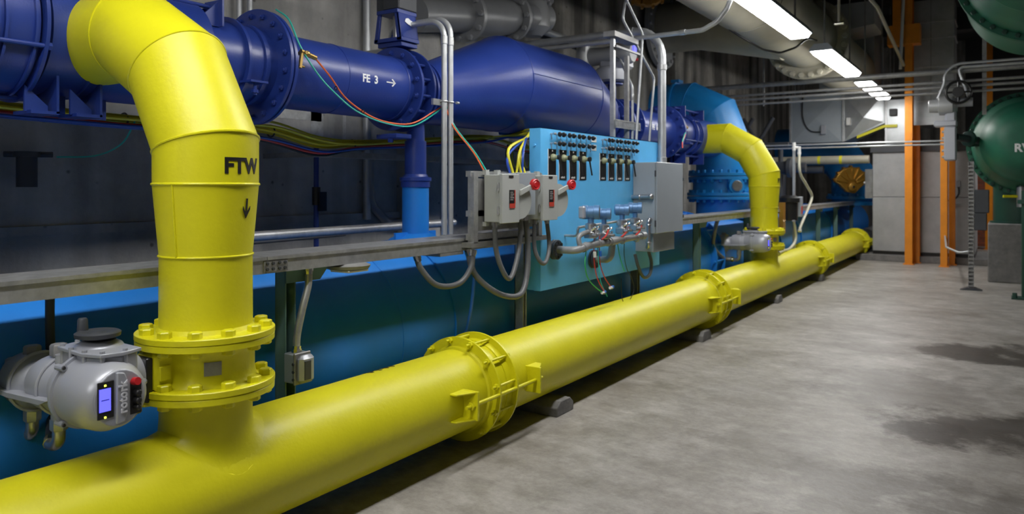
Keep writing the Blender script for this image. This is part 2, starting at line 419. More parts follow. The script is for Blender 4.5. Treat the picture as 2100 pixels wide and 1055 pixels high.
for i, a in enumerate((3.35, -.4, -4.15)):
    fixture(a, a+2.5, -2.09, 'fluorescent light above the near end of the aisle, out of view', 'fluorescent lights above the near aisle')
fixture(19.5, 22, 1.5, 'unseen fluorescent fill light added over the far end of the hall, behind the tanks', 'added fill lights over the right side')  # added fill lamp, out of view, to brighten the right side

# ------------------------------------------------------------------ yellow line
YX, YZ, YR = -2.85, .345, .248
def ypipe(y0, y1, label, tee=None, m='yellow'):
    t = thing('yellow_pipe', label, 'pipe', (YX, (y0+y1)/2, .097))
    MB().lathe((YX, y0, YZ), (0, 1, 0), [(0, YR-.01), (.004, YR), (y1-y0-.004, YR), (y1-y0, YR-.01)], 72).build('pipe_run', m, t)
    if tee:
        b = MB(); top = .735
        # saddle stub following the run pipe
        n = 48; lo = []; lo2 = []; hi = []
        for k in range(n):
            a = 2*PI*k/n; cx, cy = math.cos(a), math.sin(a)
            for R, L_ in ((.235, lo), (.19, lo2)):
                xx = R*cx; L_.append(V((YX+xx, tee+R*cy, YZ+math.sqrt(max(0, (YR-(.0 if R == .235 else -.012))**2-xx*xx)))))
            hi.append(V((YX+.186*cx, tee+.186*cy, top)))
        mid = [V((YX+.186*math.cos(2*PI*k/n), tee+.186*math.sin(2*PI*k/n), lo2[k].z+.05)) for k in range(n)]
        b.rings([lo, lo2, mid, hi], True); b.build('branch_stub', m, t, sharp=60)
    return t
ypipe(-1.6, 3.84, 'yellow pipe lying nearest the camera, with the tall FTW riser standing on it', 1.988)
ypipe(3.86, 8.26, 'long plain yellow pipe between the two nearest yellow couplings')
ypipe(8.28, 13.85, 'yellow pipe carrying the smaller far yellow riser', 10.9)
ypipe(13.87, 18.58, 'farthest yellow pipe length, ending by the grey cabinet')
t = thing('steel_pipe', 'bare grey steel pipe continuing beyond the farthest yellow coupling', 'pipe', (YX, 20.5, .097))
MB().cyl((YX, 18.6, YZ), (YX, 23.9, YZ), YR-.005, n=48).build('pipe_run', 'galv', t)

t0 = bpy.data.objects['yellow_pipe']
text('FTW', .1, (YX+YR*math.sin(-.22), 3.12, YZ+YR*math.cos(-.22)), (0, 1, 0), (-1, 0, 0), 'top_lettering', 'letterblack', t0, wrap=((YX, 3.1, YZ), (0, 1, 0), YR), bold=.003)
def coupling(yc, label):
    t = thing('pipe_coupling', label, 'coupling', (YX, yc, .02), 'yellow couplings on the floor pipe')
    d = .095
    for s in (-1, 1):
        b = MB().ring((YX, yc+s*d-.007, YZ), (0, 1, 0), .322, .262, .014, 64)
        b.lathe((YX, yc+s*d, YZ), (0, -s, 0), [(0, .262), (0, .285), (.05, .278), (.05, YR)], 64, False)
        b.build('end_ring', 'yellow2', t)
        MB().lathe((YX, yc+s*(d+.006), YZ), (0, s, 0), [(0, .268), (.025, .262), (.03, YR)], 64, False).build('gasket_lip', 'yellow', t)
    MB().lathe((YX, yc-.09, YZ), (0, 1, 0), [(0, .262), (.03, .272), (.15, .272), (.18, .262)], 64).build('sleeve', 'yellow2', t)
    for k in range(12):
        a = 2*PI*(k+.35)/12; px, pz = YX+.302*math.cos(a), YZ+.302*math.sin(a)
        if pz < .06: continue
        b = MB().cyl((px, yc-d-.055, pz), (px, yc+d+.03, pz), .0085, n=10)
        b.hexb((px, yc-d-.007, pz), (0, -1, 0), .019, .018).hexb((px, yc+d+.007, pz), (0, 1, 0), .019, .016)
        b.build('tie_bolt', 'yellow2', t)
    for side in (1, -1):
        x0 = YX+side*.225; x1 = YX+side*.345
        for s, dy in ((-1, .36), (1, .33)):
            yy = yc+s*dy; b = MB()
            b.box((x0, yy-.008, .268), (x1, yy+.008, .435))           # end plate facing along the pipe
            for zz in (.275, .428):                                   # side gussets
                b.prism([(0, 0), (side*.11, 0), (side*.05, s*.12), (0, s*.12)], (x0, yy, zz-.005), (1, 0, 0), (0, 1, 0), (0, 0, .01))
            b.build('rod_lug', 'yellow2', t, bevel=.003)
        xr = YX+side*.31
        b = MB().cyl((xr, yc-.43, .352), (xr, yc+.40, .352), .0115, n=12)
        for yy, s in ((yc-.36, -1), (yc+.33, 1)): b.hexb((xr, yy+s*.008, .352), (0, s, 0), .024, .022)
        b.build('tie_rod', 'yellow2', t)
    return t
coupling(3.855, 'yellow bolted coupling nearest the camera, with a long tie rod on its side')
coupling(8.27, 'second yellow bolted coupling, near the far riser')
coupling(13.86, 'third yellow coupling, just beyond the far yellow riser')
coupling(18.6, 'farthest yellow coupling, beside the grey cabinet')

def block(y, w, label):
    b = MB().prism([(-w/2, 0), (w/2, 0), (w/2, .06), (w/2-.05, .1), (-w/2+.05, .1), (-w/2, .06)], (YX-.35, y, 0), (0, 1, 0), (0, 0, 1), (.6, 0, 0))
    tag(b.build('concrete_block', 'concrete', bevel=.006), label, 'block', 'concrete blocks under the yellow pipe')
block(4.68, .24, 'grey concrete block under the yellow pipe right after the nearest coupling')
block(7.72, .26, 'grey concrete block under the yellow pipe before the second coupling')
block(10.8, .22, 'grey concrete block on the floor under the far yellow riser')
block(13.75, .2, 'smallest concrete block visible under the yellow pipe, farthest along')
block(1.2, .24, 'grey concrete block under the nearest yellow pipe')

# butterfly valve with bolted flanges
def valve(y, label):
    t = thing('butterfly_valve', label, 'valve', (YX, y, .74), 'yellow butterfly valves')
    b = MB().lathe((YX, y, .785), (0, 0, 1), [(0, .215), (.02, .2), (.05, .195), (.11, .195), (.14, .2), (.165, .215)], 48)
    b.build('valve_body', 'yellow2', t)
    for z0, nm in ((.735, 'lower_flange'), (.945, 'upper_flange')):
        b = MB().disc((YX, y, z0), (0, 0, 1), .277, .0275, 64, .003).disc((YX, y, z0+.0285), (0, 0, 1), .279, .0265, 64, .003)
        b.build(nm, 'yellow2', t, sharp=30)
        for k in range(12):
            a = 2*PI*(k+.5)/12; p = V((YX+.24*math.cos(a), y+.24*math.sin(a), z0))
            MB().hexb(p+V((0, 0, .055)), (0, 0, 1), .028, .026).build('bolt', 'yellow2', t); MB().hexb(p, (0, 0, -1), .026, .022).build('nut', 'yellow2', t)
    # neck toward the actuator
    b = MB().box((YX-.09, y-.26, .785), (YX+.05, y-.13, .94), e=.014).cyl((YX-.02, y-.14, .86), (YX-.02, y-.25, .86), .06)
    b.box((YX+.05, y-.25, .83), (YX+.06, y-.2, .89), e=.004)
    b.build('neck', 'yellow2', t)
    # name plate facing the aisle
    a0 = math.radians(-28); b = MB()
    rs = [[V((YX+r*math.cos(a0+da), y+r*math.sin(a0+da), z)) for da in (-.17, -.085, 0, .085, .17)] for r, z in ((.197, .838), (.197, .893))]
    ri = [[V((YX+r*math.cos(a0+da), y+r*math.sin(a0+da), z)) for da in (-.17, -.085, 0, .085, .17)] for r, z in ((.199, .838), (.199, .893))]
    b.rings([rs[0]+list(reversed(ri[0])), rs[1]+list(reversed(ri[1]))]); b.build('name_plate', 'galvdull', t)
    return t
V1 = valve(1.988, 'yellow butterfly valve with bolted flanges under the nearest FTW riser')
move_copy(V1, (0, 8.912, 0), 'smaller looking yellow valve under the far yellow riser')

def riser(y, label):
    t = thing('yellow_riser_pipe', label, 'pipe', (YX, y, 1.0), 'yellow riser elbows')
    R = .212
    b = MB(); b.mitre([(-3.72, y, 2.31), (-3.385, y, 2.31), (-3.046, y, 2.114), (-2.85, y, 1.775), (-2.85, y, 1.612)], R, 64); rg = b.last
    b.lathe((-2.85, y, .998), (0, 0, 1), [(0, .198), (.02, .187), (.315, .186), (.614, R)], 64)
    b.build('elbow_pipe', 'yellow', t, sharp=12)
    for i, r in enumerate(rg[1:4]): MB().bead(r, .0045 if i < 2 else .006).build('weld_bead', 'yellow2', t)
    MB().torus((-2.85, y, 1.612), (0, 0, 1), R, .006, 64).build('weld_bead', 'yellow2', t)
    MB().torus((-2.85, y, 1.313), (0, 0, 1), .187, .005, 64).build('weld_bead', 'yellow2', t)
    a = math.radians(-72)
    MB().cyl((-2.85+(R)*math.cos(a), y+R*math.sin(a), 1.61), (-2.85+.188*math.cos(a), y+.188*math.sin(a), 1.315), .005, n=8).build('seam_weld', 'yellow2', t)
    a = math.radians(8); n0 = V((math.cos(a), math.sin(a), 0)); u = V((-math.sin(a), math.cos(a), 0)); c = V((-2.85, y, 0))
    text('FTW', .088, c+n0*R+V((0, 0, 1.685)), u, (0, 0, 1), 'lettering', 'letterblack', t, wrap=(c, (0, 0, 1), R), bold=.0034)
    a = math.radians(14); n0 = V((math.cos(a), math.sin(a), 0)); u = V((-math.sin(a), math.cos(a), 0)); Rz = .204
    b = MB(); o = c+n0*(Rz)+V((0, 0, 1.512)); k = V((0, 0, 1))+n0*.088
    b.prism([(-.0045, .04), (-.0045, -.03), (.0045, -.03), (.0045, .04)], o, u, k, n0*.0025)
    b.prism([(0, -.042), (.022, -.005), (.022, .008), (0, -.026), (-.022, .008), (-.022, -.005)], o, u, k, n0*.0025)
    b.build('flow_arrow', 'letterblack', t)
    return t
R1 = riser(1.988, 'big yellow mitred riser in the foreground, lettered FTW with a down arrow')
R2 = move_copy(R1, (0, 8.912, 0), 'yellow mitred riser far along the line, beyond the grey enclosure')

# ------------------------------------------------------------------ electric actuator on the yellow valves
def actuator():
    y = 1.5; t = thing('electric_actuator', 'grey electric actuator with lit blue screen and handwheel on the nearest yellow valve', 'actuator', (-2.9, 1.55, .74), 'electric actuators on yellow valves')
    zc = .845
    # control end: cylinder along x towards the aisle
    b = MB().lathe((-2.98, y, zc), (1, 0, 0), [(0, .085), (.01, .1), (.06, .112), (.1, .125), (.12, .132), (.2, .132), (.26, .128), (.31, .11), (.325, .095)], 48)
    b.build('control_housing', 'actgrey', t, sharp=40)
    b = MB().ring((-2.872, y, zc), (1, 0, 0), .142, .12, .016)
    for k in range(4):
        a = PI/4+k*PI/2; p = V((-2.885, y+.143*math.cos(a), zc+.143*math.sin(a))); b.cyl(p, p+V((.05, 0, 0)), .012, n=10)
    b.build('cover_rim', 'actgrey', t)
    MB().bolts((-2.838, y, zc), (1, 0, 0), .146, 4, .007, .008, PI/4).build('cover_screws', 'black', t)
    # raised shield round the window
    xf = -2.66; b = MB()
    n = 24; outer = []; inner = []
    for k in range(n):
        a = 2*PI*k/n; outer.append((.095*math.cos(a)+.0, .098*math.sin(a)*1.05)); 
    b.prism(outer, (xf-.01, y, zc), (0, 1, 0), (0, 0, 1), (.018, 0, 0)); b.build('face_shield', 'actgrey', t, bevel=.006)
    MB().box((xf+.006, y-.082, zc-.062), (xf+.0105, y-.022, zc+.07), e=.002).build('window_bezel', 'black', t)
    s = MB().box((xf+.0095, y-.076, zc-.035), (xf+.013, y-.036, zc+.045)).build('display_screen', 'screen', t)
    MB().box((xf+.0125, y-.07, zc+.004), (xf+.0138, y-.042, zc+.007)).build('display_bar', 'black', s)
    for zz in (.056, -.056): MB().box((xf+.0095, y-.058, zc+zz-.003), (xf+.0125, y-.052, zc+zz+.003)).build('indicator_lamp', 'led', t)
    b = MB().prism([(0, -.09), (.03, -.085), (.045, -.04), (.045, .05), (.028, .09), (0, .095)], (xf+.006, y-.018, zc), (0, 1, 0), (0, 0, 1), (.016, 0, 0)); b.build('shield_rib', 'actgrey', t, bevel=.004)
    text('rotork', .042, (xf+.0225, y+.003, zc+.004), (0, 0, 1), (0, -1, 0), 'raised_lettering', 'relief_highlight', t, depth=.003, bold=.0012)
    # selector knobs on the right of the face
    b = MB().box((xf-.02, y+.032, zc-.075), (xf+.009, y+.085, zc+.055), e=.006); b.build('knob_plate', 'black', t)
    MB().cyl((xf, y+.05, zc+.048), (xf+.03, y+.054, zc+.052), .014, n=14).build('red_knob', 'red', t)['label'] = 'red selector knob'
    for dz, r in ((.008, .012), (-.02, .012), (-.045, .01)): 
        MB().cyl((xf, y+.055, zc+dz), (xf+.025, y+.059, zc+dz), r, n=12).ball((xf+.025, y+.059, zc+dz), r*1.05, 10).build('black_knob', 'black', t)
    # middle body and motor end
    b = MB().lathe((-3.16, y, zc-.005), (1, 0, 0), [(0, .07), (.01, .095), (.05, .108), (.12, .11), (.2, .1)], 40)
    b.lathe((-3.43, y, zc-.02), (1, 0, 0), [(0, .02), (.004, .06), (.03, .085), (.09, .105), (.17, .115), (.2, .112), (.23, .09), (.28, .088)], 40)
    b.build('motor_housing', 'actgrey', t, sharp=45)
    b = MB().torus((-3.23, y, zc-.02), (1, 0, 0), .115, .007, 40).torus((-3.02, y, zc-.005), (1, 0, 0), .112, .006, 40)
    b.prism([(-3.42, -.02), (-3.2, -.03), (-2.95, -.02), (-2.9, .0), (-3.2, -.012), (-3.41, .0)], (0, y-.135, zc-.02), (1, 0, 0), (0, 0, 1), (0, .05, 0))
    b.build('housing_rim', 'actgrey', t)
    # terminal cover at the far left
    b = MB().prism([(-3.46, .0), (-3.43, .05), (-3.38, .085), (-3.3, .095), (-3.3, -.08), (-3.36, -.09), (-3.41, -.07), (-3.45, -.02)], (0, y-.07, zc-.02), (1, 0, 0), (0, 0, 1), (0, .16, 0))
    b.build('terminal_cover', 'actgrey', t, bevel=.02)
    b = MB()
    for x in (-3.27, -3.06): b.cyl((x, y-.01, zc+.05), (x, y-.01, zc+.085+(.03 if x > -3.1 else 0)), .024, n=16)
    b.cyl((-3.0, y-.03, zc+.06), (-3.0, y-.03, zc+.12), .022, n=14)
    b.build('cable_boss', 'actgrey', t)
    for x in (-3.27, -3.06): MB().hexb((x, y-.01, zc+.075+(.03 if x > -3.1 else 0)), (0, 0, 1), .032, .045).build('blanking_plug', 'galvdull', t)
    # gear case behind, above
    yy = 1.57
    b = MB().prism([(-.2, -.03), (-.17, -.1), (.1, -.12), (.2, -.09), (.23, -.02), (.2, .07), (-.14, .08), (-.2, .04)], (-2.865, yy-.02, .90), (.72, 0, 0), (0, .85, 0), (0, 0, .09)); b.build('gear_case', 'actgrey', t, bevel=.012)
    b = MB().prism([(-.215, -.04), (-.18, -.115), (.1, -.135), (.215, -.105), (.245, -.02), (.21, .08), (-.15, .09), (-.215, .04)], (-2.865, yy-.02, .985), (.72, 0, 0), (0, .85, 0), (0, 0, .014))
    b.lathe((-2.885, yy-.02, .99), (0, 0, 1), [(0, .09), (.015, .08), (.028, .06), (.035, .04)], 32); b.build('gear_case_lid', 'actgrey', t, bevel=.003)
    b = MB()
    for px, py in ((-.2, -.02), (-.16, -.1), (-.03, -.12), (.1, -.12), (.2, -.09), (.22, 0)): b.cyl((-2.865+px*.72, yy-.02+py*.85, .93), (-2.865+px*.72, yy-.02+py*.85, 1.008), .009, n=10)
    b.build('lid_screws', 'actgrey', t)
    b = MB().lathe((-2.875, yy-.02, 1.01), (0, 0, 1), [(0, .03), (.012, .055), (.02, .03)], 24); b.build('wheel_hub', 'darkgrey', t)
    b = MB().lathe((-2.875, yy-.03, 1.03), (0, 0, 1), [(0, .06), (.006, .078), (.02, .08), (.026, .07), (.02, .03), (.026, .02)], 36); b.build('handwheel', 'darkgrey', t)
    b = MB().cyl((-2.945, yy-.05, 1.02), (-2.945, yy-.05, 1.065), .018, n=14).lathe((-2.945, yy-.05, 1.045), (0, 0, 1), [(0, .018), (.002, .02), (.048, .018), (.055, .014)], 16); b.build('wheel_handle', 'darkgrey', t)
    # round drive boss and mounting plate to the valve neck
    b = MB().lathe((-2.91, 1.56, .85), (0, 1, 0), [(0, .085), (.1, .095), (.14, .09)], 36); b.build('drive_boss', 'actgrey', t)
    MB().box((-3.0, 1.70, .75), (-2.82, 1.728, .925), e=.004).build('mounting_plate', 'black', t)
    MB().cyl((-2.85, 1.64, .86), (-2.74, 1.64, .86), .011, n=10).ball((-2.74, 1.64, .86), .014, 10).build('clutch_lever', 'actgrey', t)
    # cable glands below
    for x in (-3.27, -3.06):
        b = MB().cyl((x, y-.01, zc-.1), (x, y-.01, zc-.145), .028, n=16); b.build('gland_boss', 'actgrey', t)
        MB().hexb((x, y-.01, zc-.14), (0, 0, -1), .032, .045).build('gland_nut', 'galv', t)
        MB().sweep(spline([(x, y-.01, zc-.18), (x-.003, y-.01, zc-.22), (x-.03, y-.01, zc-.245), (x-.07, y-.01, zc-.248)], 5), .024, 14).build('elbow_connector', 'silver', t)
    return t
A1 = actuator()
A2 = move_copy(A1, (0, 8.912, 0), 'small grey electric actuator on the far yellow valve')
def flex(pts, r, label, m='flexgrey', nut='chrome', name='flexible_conduit', cat='conduit', grp=None, ends=True):
    t = thing(name, label, cat, pts[0], grp); MB().wire(pts, r, 12, 8).build('hose', m, t)
    if ends:
        for a, b in ((pts[0], pts[1]), (pts[-1], pts[-2])):
            a = V(a); d = (V(b)-a).normalized(); MB().lathe(a-d*.01, d, [(0, r*1.35), (.03, r*1.35), (.03, r*1.15), (.045, r*1.15)], 10).build('connector', nut, t)
    return t
flex([(-3.345, 1.49, .597), (-3.5, 1.47, .61), (-3.6, 1.44, .68), (-3.58, 1.4, .9), (-3.5, 1.36, 1.1), (-3.45, 1.36, 1.17)], .022, 'flexible conduit hanging from the steel channel to the left end of the nearest actuator')
flex([(-3.13, 1.49, .6), (-3.25, 1.55, .62), (-3.34, 1.6, .72), (-3.36, 1.6, 1.0), (-3.36, 1.6, 1.17)], .018, 'dark conduit loop rising behind the nearest actuator to the channel', 'darkgrey')
flex([(-3.15, 10.4, .6), (-3.25, 10.3, .63), (-3.28, 10.0, .8), (-3.25, 9.95, 1.0), (-3.22, 9.98, 1.17)], .026, 'grey flexible conduit looping from the channel down to the far actuator', 'galvdull')

# ------------------------------------------------------------------ navy header pipe
HX, HZ = -3.877, 2.34
def navy(name, label, cat, y, grp=None): return thing(name, label, cat, (HX, y, HZ), grp)
def flange(t, y, R, r, d=1, n=16, th=.022, rod=0, m='navy', br=.016, cx=HX, cz=HZ, bolts=True):
    b = MB().lathe((cx, y, cz), (0, d, 0), [(0, r), (0, R-.003), (.003, R), (th-.003, R), (th, R-.003), (th, r)], 56, False)
    b.build('flange', m, t)
    if bolts:
        bm = MB().bolts((cx, y, cz), (0, -d, 0), R-.045, n, br, .016, .2)
        bm.bolts((cx, y, cz), (0, -d, 0), R-.045, n, br*.55, .028, .2)
        bm.build('flange_bolts', m, t)
t = navy('blue_header_pipe', 'large navy header pipe at top left behind the yellow riser', 'pipe', 1)
MB().cyl((HX, 1.72, HZ), (HX, 2.55, HZ), .30, n=64).build('pipe_run', 'navy', t)
MB().torus((HX, 1.93, HZ), (0, 1, 0), .30, .008, 64).build('weld_bead', 'navy', t)
for y in (1.78, 1.98):
    b = MB().box((HX-.05, y, 1.94), (HX+.2, y+.012, 2.12)).box((HX+.02, y, 1.94), (HX+.035, y+.12, 2.1)).prism([(0, 0), (.1, 0), (.1, .03), (0, .12)], (HX+.15, y-.12, 1.945), (0, 1, 0), (0, 0, 1), (.012, 0, 0))
    b.box((HX+.03, y-.11, 1.935), (HX+.2, y+.012, 1.95)); b.build('support_lug', 'navy', t)
for x in (.09, .17): MB().prism([(2.5, 2.5), (2.65, 2.5), (2.65, 2.64)], (HX+x, 0, 0), (0, 1, 0), (0, 0, 1), (.012, 0, 0)).build('tie_lug', 'navy', t)
MB().cyl((HX+.14, 1.9, 2.61), (HX+.14, 2.68, 2.61), .012, n=10).build('tie_rod', 'navy', t)
MB().box((HX+.06, 2.65, 2.5), (HX+.22, 2.662, 2.65)).build('tie_plate', 'navy', t)
def navy_coupling(yc, r, label, R=None):
    t = navy('navy_pipe_coupling', label, 'coupling', yc, 'navy pipe couplings'); R = R or r+.045
    for s in (-1, 1):
        MB().ring((HX, yc+s*.1-.008, HZ), (0, 1, 0), R, r+.004, .016, 64).build('end_ring', 'navy', t)
        MB().ring((HX, yc+s*.06-.006, HZ), (0, 1, 0), R-.015, r+.004, .012, 64).build('inner_ring', 'navy', t)
    MB().cyl((HX, yc-.08, HZ), (HX, yc+.08, HZ), r+.014, n=64).build('sleeve', 'navy', t)
    for k in range(6):
        a = -.45+2*PI*k/6+.1; px, pz = HX+(R-.015)*math.cos(a), HZ+(R-.015)*math.sin(a)
        b = MB().cyl((px, yc-.55 if k % 2 == 0 else yc-.15, pz), (px, yc+.115, pz), .011, n=10)
        b.hexb((px, yc+.108, pz), (0, 1, 0), .019, .016); b.build('tie_bolt', 'navy', t)
    return t
navy_coupling(1.58, .30, 'navy ringed coupling at the top left edge of the picture')
t = navy('blue_header_pipe', 'navy pipe end running off the left edge of the picture', 'pipe', .5)
MB().cyl((HX, -2.5, HZ), (HX, 1.6, HZ), .30, n=64).build('pipe_run', 'navy', t)
MB().box((HX+.27, 1.12, 2.44), (HX+.32, 1.42, 2.46)).cyl((HX+.33, 1.15, 2.475), (HX+.33, 1.5, 2.475), .016, n=10).build('side_bracket', 'navy', t)
# spool with FE 3
t = navy('navy_flow_pipe', 'navy pipe lettered FE 3 between two bolted flanges', 'pipe', 3.6)
MB().cyl((HX, 3.06, HZ), (HX, 4.3, HZ), .235, n=64).build('pipe_run', 'navy', t)
MB().torus((HX, 3.62, HZ), (0, 1, 0), .235, .004, 64).build('weld_bead', 'navy', t); MB().torus((HX, 4.22, HZ), (0, 1, 0), .236, .006, 64).build('weld_bead', 'navy', t)
flange(t, 3.06, .352, .235, 1, 18)
flange(t, 4.27, .315, .235, 1, 14, br=.02)
text('FE  3', .075, (HX+.235, 3.81, HZ+.0), (0, 1, 0), (0, 0, 1), 'lettering', 'white', t, wrap=((HX, 3.8, HZ), (0, 1, 0), .235), bold=.0022)
b = MB(); o = V((HX+.2365, 4.02, HZ)); b.prism([(-.05, -.004), (.035, -.004), (.035, .004), (-.05, .004)], o, (0, 1, 0), (0, 0, 1), (.001, 0, 0))
b.prism([(.045, 0), (.012, .028), (.002, .024), (.028, 0), (.002, -.024), (.012, -.028)], o, (0, 1, 0), (0, 0, 1), (.001, 0, 0)); b.build('flow_arrow', 'white', t)
t = navy('navy_flange_pipe', 'navy pipe stub with a large bolted flange right of the yellow elbow', 'pipe', 2.8)
MB().cyl((HX, 2.5, HZ), (HX, 3.03, HZ), .235, n=64).build('pipe_run', 'navy', t)
flange(t, 3.025, .355, .235, 1, 18, br=.018)
MB().ring((HX, 2.80, HZ), (0, 1, 0), .265, .23, .02).ring((HX, 2.93, HZ), (0, 1, 0), .25, .23, .03).build('collar_ring', 'navy', t)
b = MB().box((HX+.2, 2.78, 2.2), (HX+.3, 2.9, 2.212)).cyl((HX+.27, 2.83, 2.13), (HX+.27, 2.83, 2.2), .01, n=8).hexb((HX+.27, 2.83, 2.16), (0, 0, -1), .02, .02); b.build('stop_bracket', 'navy', t)
# valve + eccentric body
t = navy('navy_butterfly_valve', 'navy butterfly valve right of FE 3, gearbox bracket on top', 'valve', 4.4)
MB().cyl((HX, 4.3, HZ), (HX, 4.41, HZ), .235, n=48).build('valve_body', 'navy', t)
for k in range(14):
    a = 2*PI*(k+.5)/14; px, pz = HX+.275*math.cos(a), HZ+.275*math.sin(a)
    MB().cyl((px, 4.29, pz), (px, 4.44, pz), .011, n=8).build('stud', 'navy', t)
b = MB().box((HX-.12, 4.26, 2.655), (HX+.12, 4.44, 2.69)).prism([(-.14, 0), (-.1, 0), (-.07, .24), (-.1, .24)], (HX, 4.24, 2.69), (1, 0, 0), (0, 0, 1), (0, .02, 0)).prism([(.09, 0), (.14, 0), (.1, .24), (.06, .24)], (HX, 4.24, 2.69), (1, 0, 0), (0, 0, 1), (0, .02, 0)).prism([(-.14, 0), (.14, 0), (.1, .24), (-.1, .24)], (HX, 4.42, 2.69), (1, 0, 0), (0, 0, 1), (0, .02, 0))
b.box((HX-.14, 4.24, 2.69), (HX+.14, 4.44, 2.72)).box((HX-.105, 4.23, 2.9), (HX+.105, 4.45, 2.93)).prism([(.0, 0), (.02, 0), (-.02, .24), (-.04, .24)], (HX+.12, 4.24, 2.69), (1, 0, 0), (0, 0, 1), (0, .2, 0)).build('gear_bracket', 'navy', t, bevel=.004)
MB().cyl((HX, 4.34, 2.69), (HX, 4.34, 2.92), .028, n=14).build('valve_stem', 'silver', t)
MB().prism([(-.045, .01), (-.03, .035), (0, .042), (.02, .03), (.05, .022), (.055, .0), (.02, -.015), (-.01, -.008)], (HX+.121, 4.34, 2.83), (0, 1, 0), (-.17, 0, 1), (.003, 0, 0)).build('torn_sticker', 'white', t)
b = MB().box((HX-.05, 4.24, 2.93), (HX+.11, 4.45, 3.25), e=.008).box((HX-.13, 4.26, 2.93), (HX-.05, 4.43, 3.2)); b.build('gearbox', 'darkgrey', t)
MB().box((HX-.11, 4.23, 1.965), (HX+.1, 4.4, 2.0), e=.006).hexb((HX+.02, 4.25, 1.965), (0, 0, -1), .022, .03).build('bottom_plate', 'navy', t)
t = navy('navy_expansion_vessel', 'bulging navy flat-bottomed pipe section, widest navy shape in the picture', 'pipe', 6)
rs = []
for y, r in ((4.42, .235), (4.62, .235), (5.64, .43), (7.0, .43), (7.62, .31), (7.84, .235)):
    cz = HZ+(r-.235); rs.append([V((HX+r*math.cos(2*PI*k/72), y, cz+r*math.sin(2*PI*k/72))) for k in range(72)])
b = MB(); b.rings(rs); b.build('vessel_shell', 'navy', t, sharp=14)
for i in (2, 3, 4): MB().bead(rs[i], .004).build('weld_bead', 'navy', t)
a = math.radians(8); MB().cyl((HX+.43*math.cos(a), 5.64, 2.535+.43*math.sin(a)), (HX+.43*math.cos(a), 7.0, 2.535+.43*math.sin(a)), .004, n=6).build('seam_weld', 'navy', t)
flange(t, 4.41, .315, .235, 1, 14, bolts=False); MB().ring((HX, 4.52, HZ), (0, 1, 0), .262, .23, .02).ring((HX, 4.58, HZ), (0, 1, 0), .255, .23, .015).build('collar_ring', 'navy', t)
flange(t, 7.83, .32, .2, 1, 14, br=.02)
# second valve on the header
t = navy('navy_butterfly_valve', 'navy valve behind the steel struts, carrying a grey electric actuator', 'valve', 8.1)
MB().lathe((HX, 7.85, HZ), (0, 1, 0), [(0, .235), (.1, .215), (.38, .215), (.48, .235)], 40).build('valve_body', 'navy', t)
MB().ring((HX, 8.1, HZ), (0, 1, 0), .3, .2, .03).build('body_rib', 'navy', t)
MB().cyl((HX, 8.1, 2.5), (HX, 8.1, 2.83), .05, n=16).disc((HX, 8.1, 2.80), (0, 0, 1), .13, .03).build('bonnet', 'navy', t)
t = thing('electric_actuator', 'grey motor actuator on top of the navy header, behind the steel struts', 'actuator', (HX, 8.1, 2.83))
MB().lathe((HX, 8.1, 2.83), (0, 0, 1), [(0, .17), (.02, .2), (.14, .2), (.17, .17)], 32).build('gear_case', 'actgrey', t)
b = MB().lathe((HX-.35, 8.02, 3.14), (1, 0, 0), [(0, .05), (.02, .1), (.12, .11), (.3, .1), (.5, .12), (.62, .12), (.66, .1)], 28); b.build('motor_housing', 'cast', t)
MB().box((HX-.1, 7.95, 2.98), (HX+.22, 8.25, 3.12), e=.03).build('control_box', 'actgrey', t)
MB().cyl((HX-.3, 7.95, 3.0), (HX-.3, 7.95, 3.3), .08, n=20).ball((HX-.3, 7.95, 3.28), .08, 14).build('end_cap', 'cast', t)
MB().box((HX+.31, 8.0, 3.16), (HX+.325, 8.08, 3.22)).build('display_screen', 'screen', t)
MB().cyl((HX+.28, 8.12, 3.08), (HX+.32, 8.13, 3.08), .016, n=10).build('red_knob', 'red', t)
# second flow pipe
t = navy('navy_flow_pipe', 'navy pipe with white lettering FE 6, right of the tall struts', 'pipe', 9)
MB().cyl((HX, 8.35, HZ), (HX, 9.6, HZ), .235, n=64).build('pipe_run', 'navy', t)
flange(t, 8.33, .32, .235, 1, 14, br=.02); flange(t, 9.58, .36, .235, 1, 16, br=.024)
text('FE  6', .09, (HX+.235, 8.84, HZ), (0, 1, 0), (0, 0, 1), 'lettering', 'white', t, wrap=((HX, 9, HZ), (0, 1, 0), .235), bold=.003)
b = MB(); o = V((HX+.2365, 8.55, HZ)); b.prism([(-.05, -.004), (.05, -.004), (.05, .004), (-.05, .004)], o, (0, 1, 0), (0, 0, 1), (.001, 0, 0)); b.prism([(-.06, 0), (-.02, .025), (-.02, -.025)], o, (0, 1, 0), (0, 0, 1), (.001, 0, 0)); b.build('flow_arrow', 'white', t)
t = navy('navy_flange_pipe', 'navy flanged stub left of the far yellow riser', 'pipe', 9.9)
MB().cyl((HX, 9.6, HZ), (HX, 10.5, HZ), .26, n=56).build('pipe_run', 'navy', t); flange(t, 9.605, .36, .25, 1, 16, bolts=False)
MB().ring((HX, 9.85, HZ), (0, 1, 0), .285, .25, .02).build('collar_ring', 'navy', t)
MB().box((HX+.2, 9.83, 2.18), (HX+.33, 9.95, 2.2)).build('stop_bracket', 'navy', t)
navy_coupling(10.35, .262, 'navy ringed coupling just before the far yellow riser')
t = navy('blue_header_pipe', 'navy header end feeding the far yellow riser', 'pipe', 11)
MB().lathe((HX, 10.42, HZ), (0, 1, 0), [(0, .28), (1.2, .28), (1.3, .22), (1.34, .1)], 56).build('pipe_run', 'navy', t)
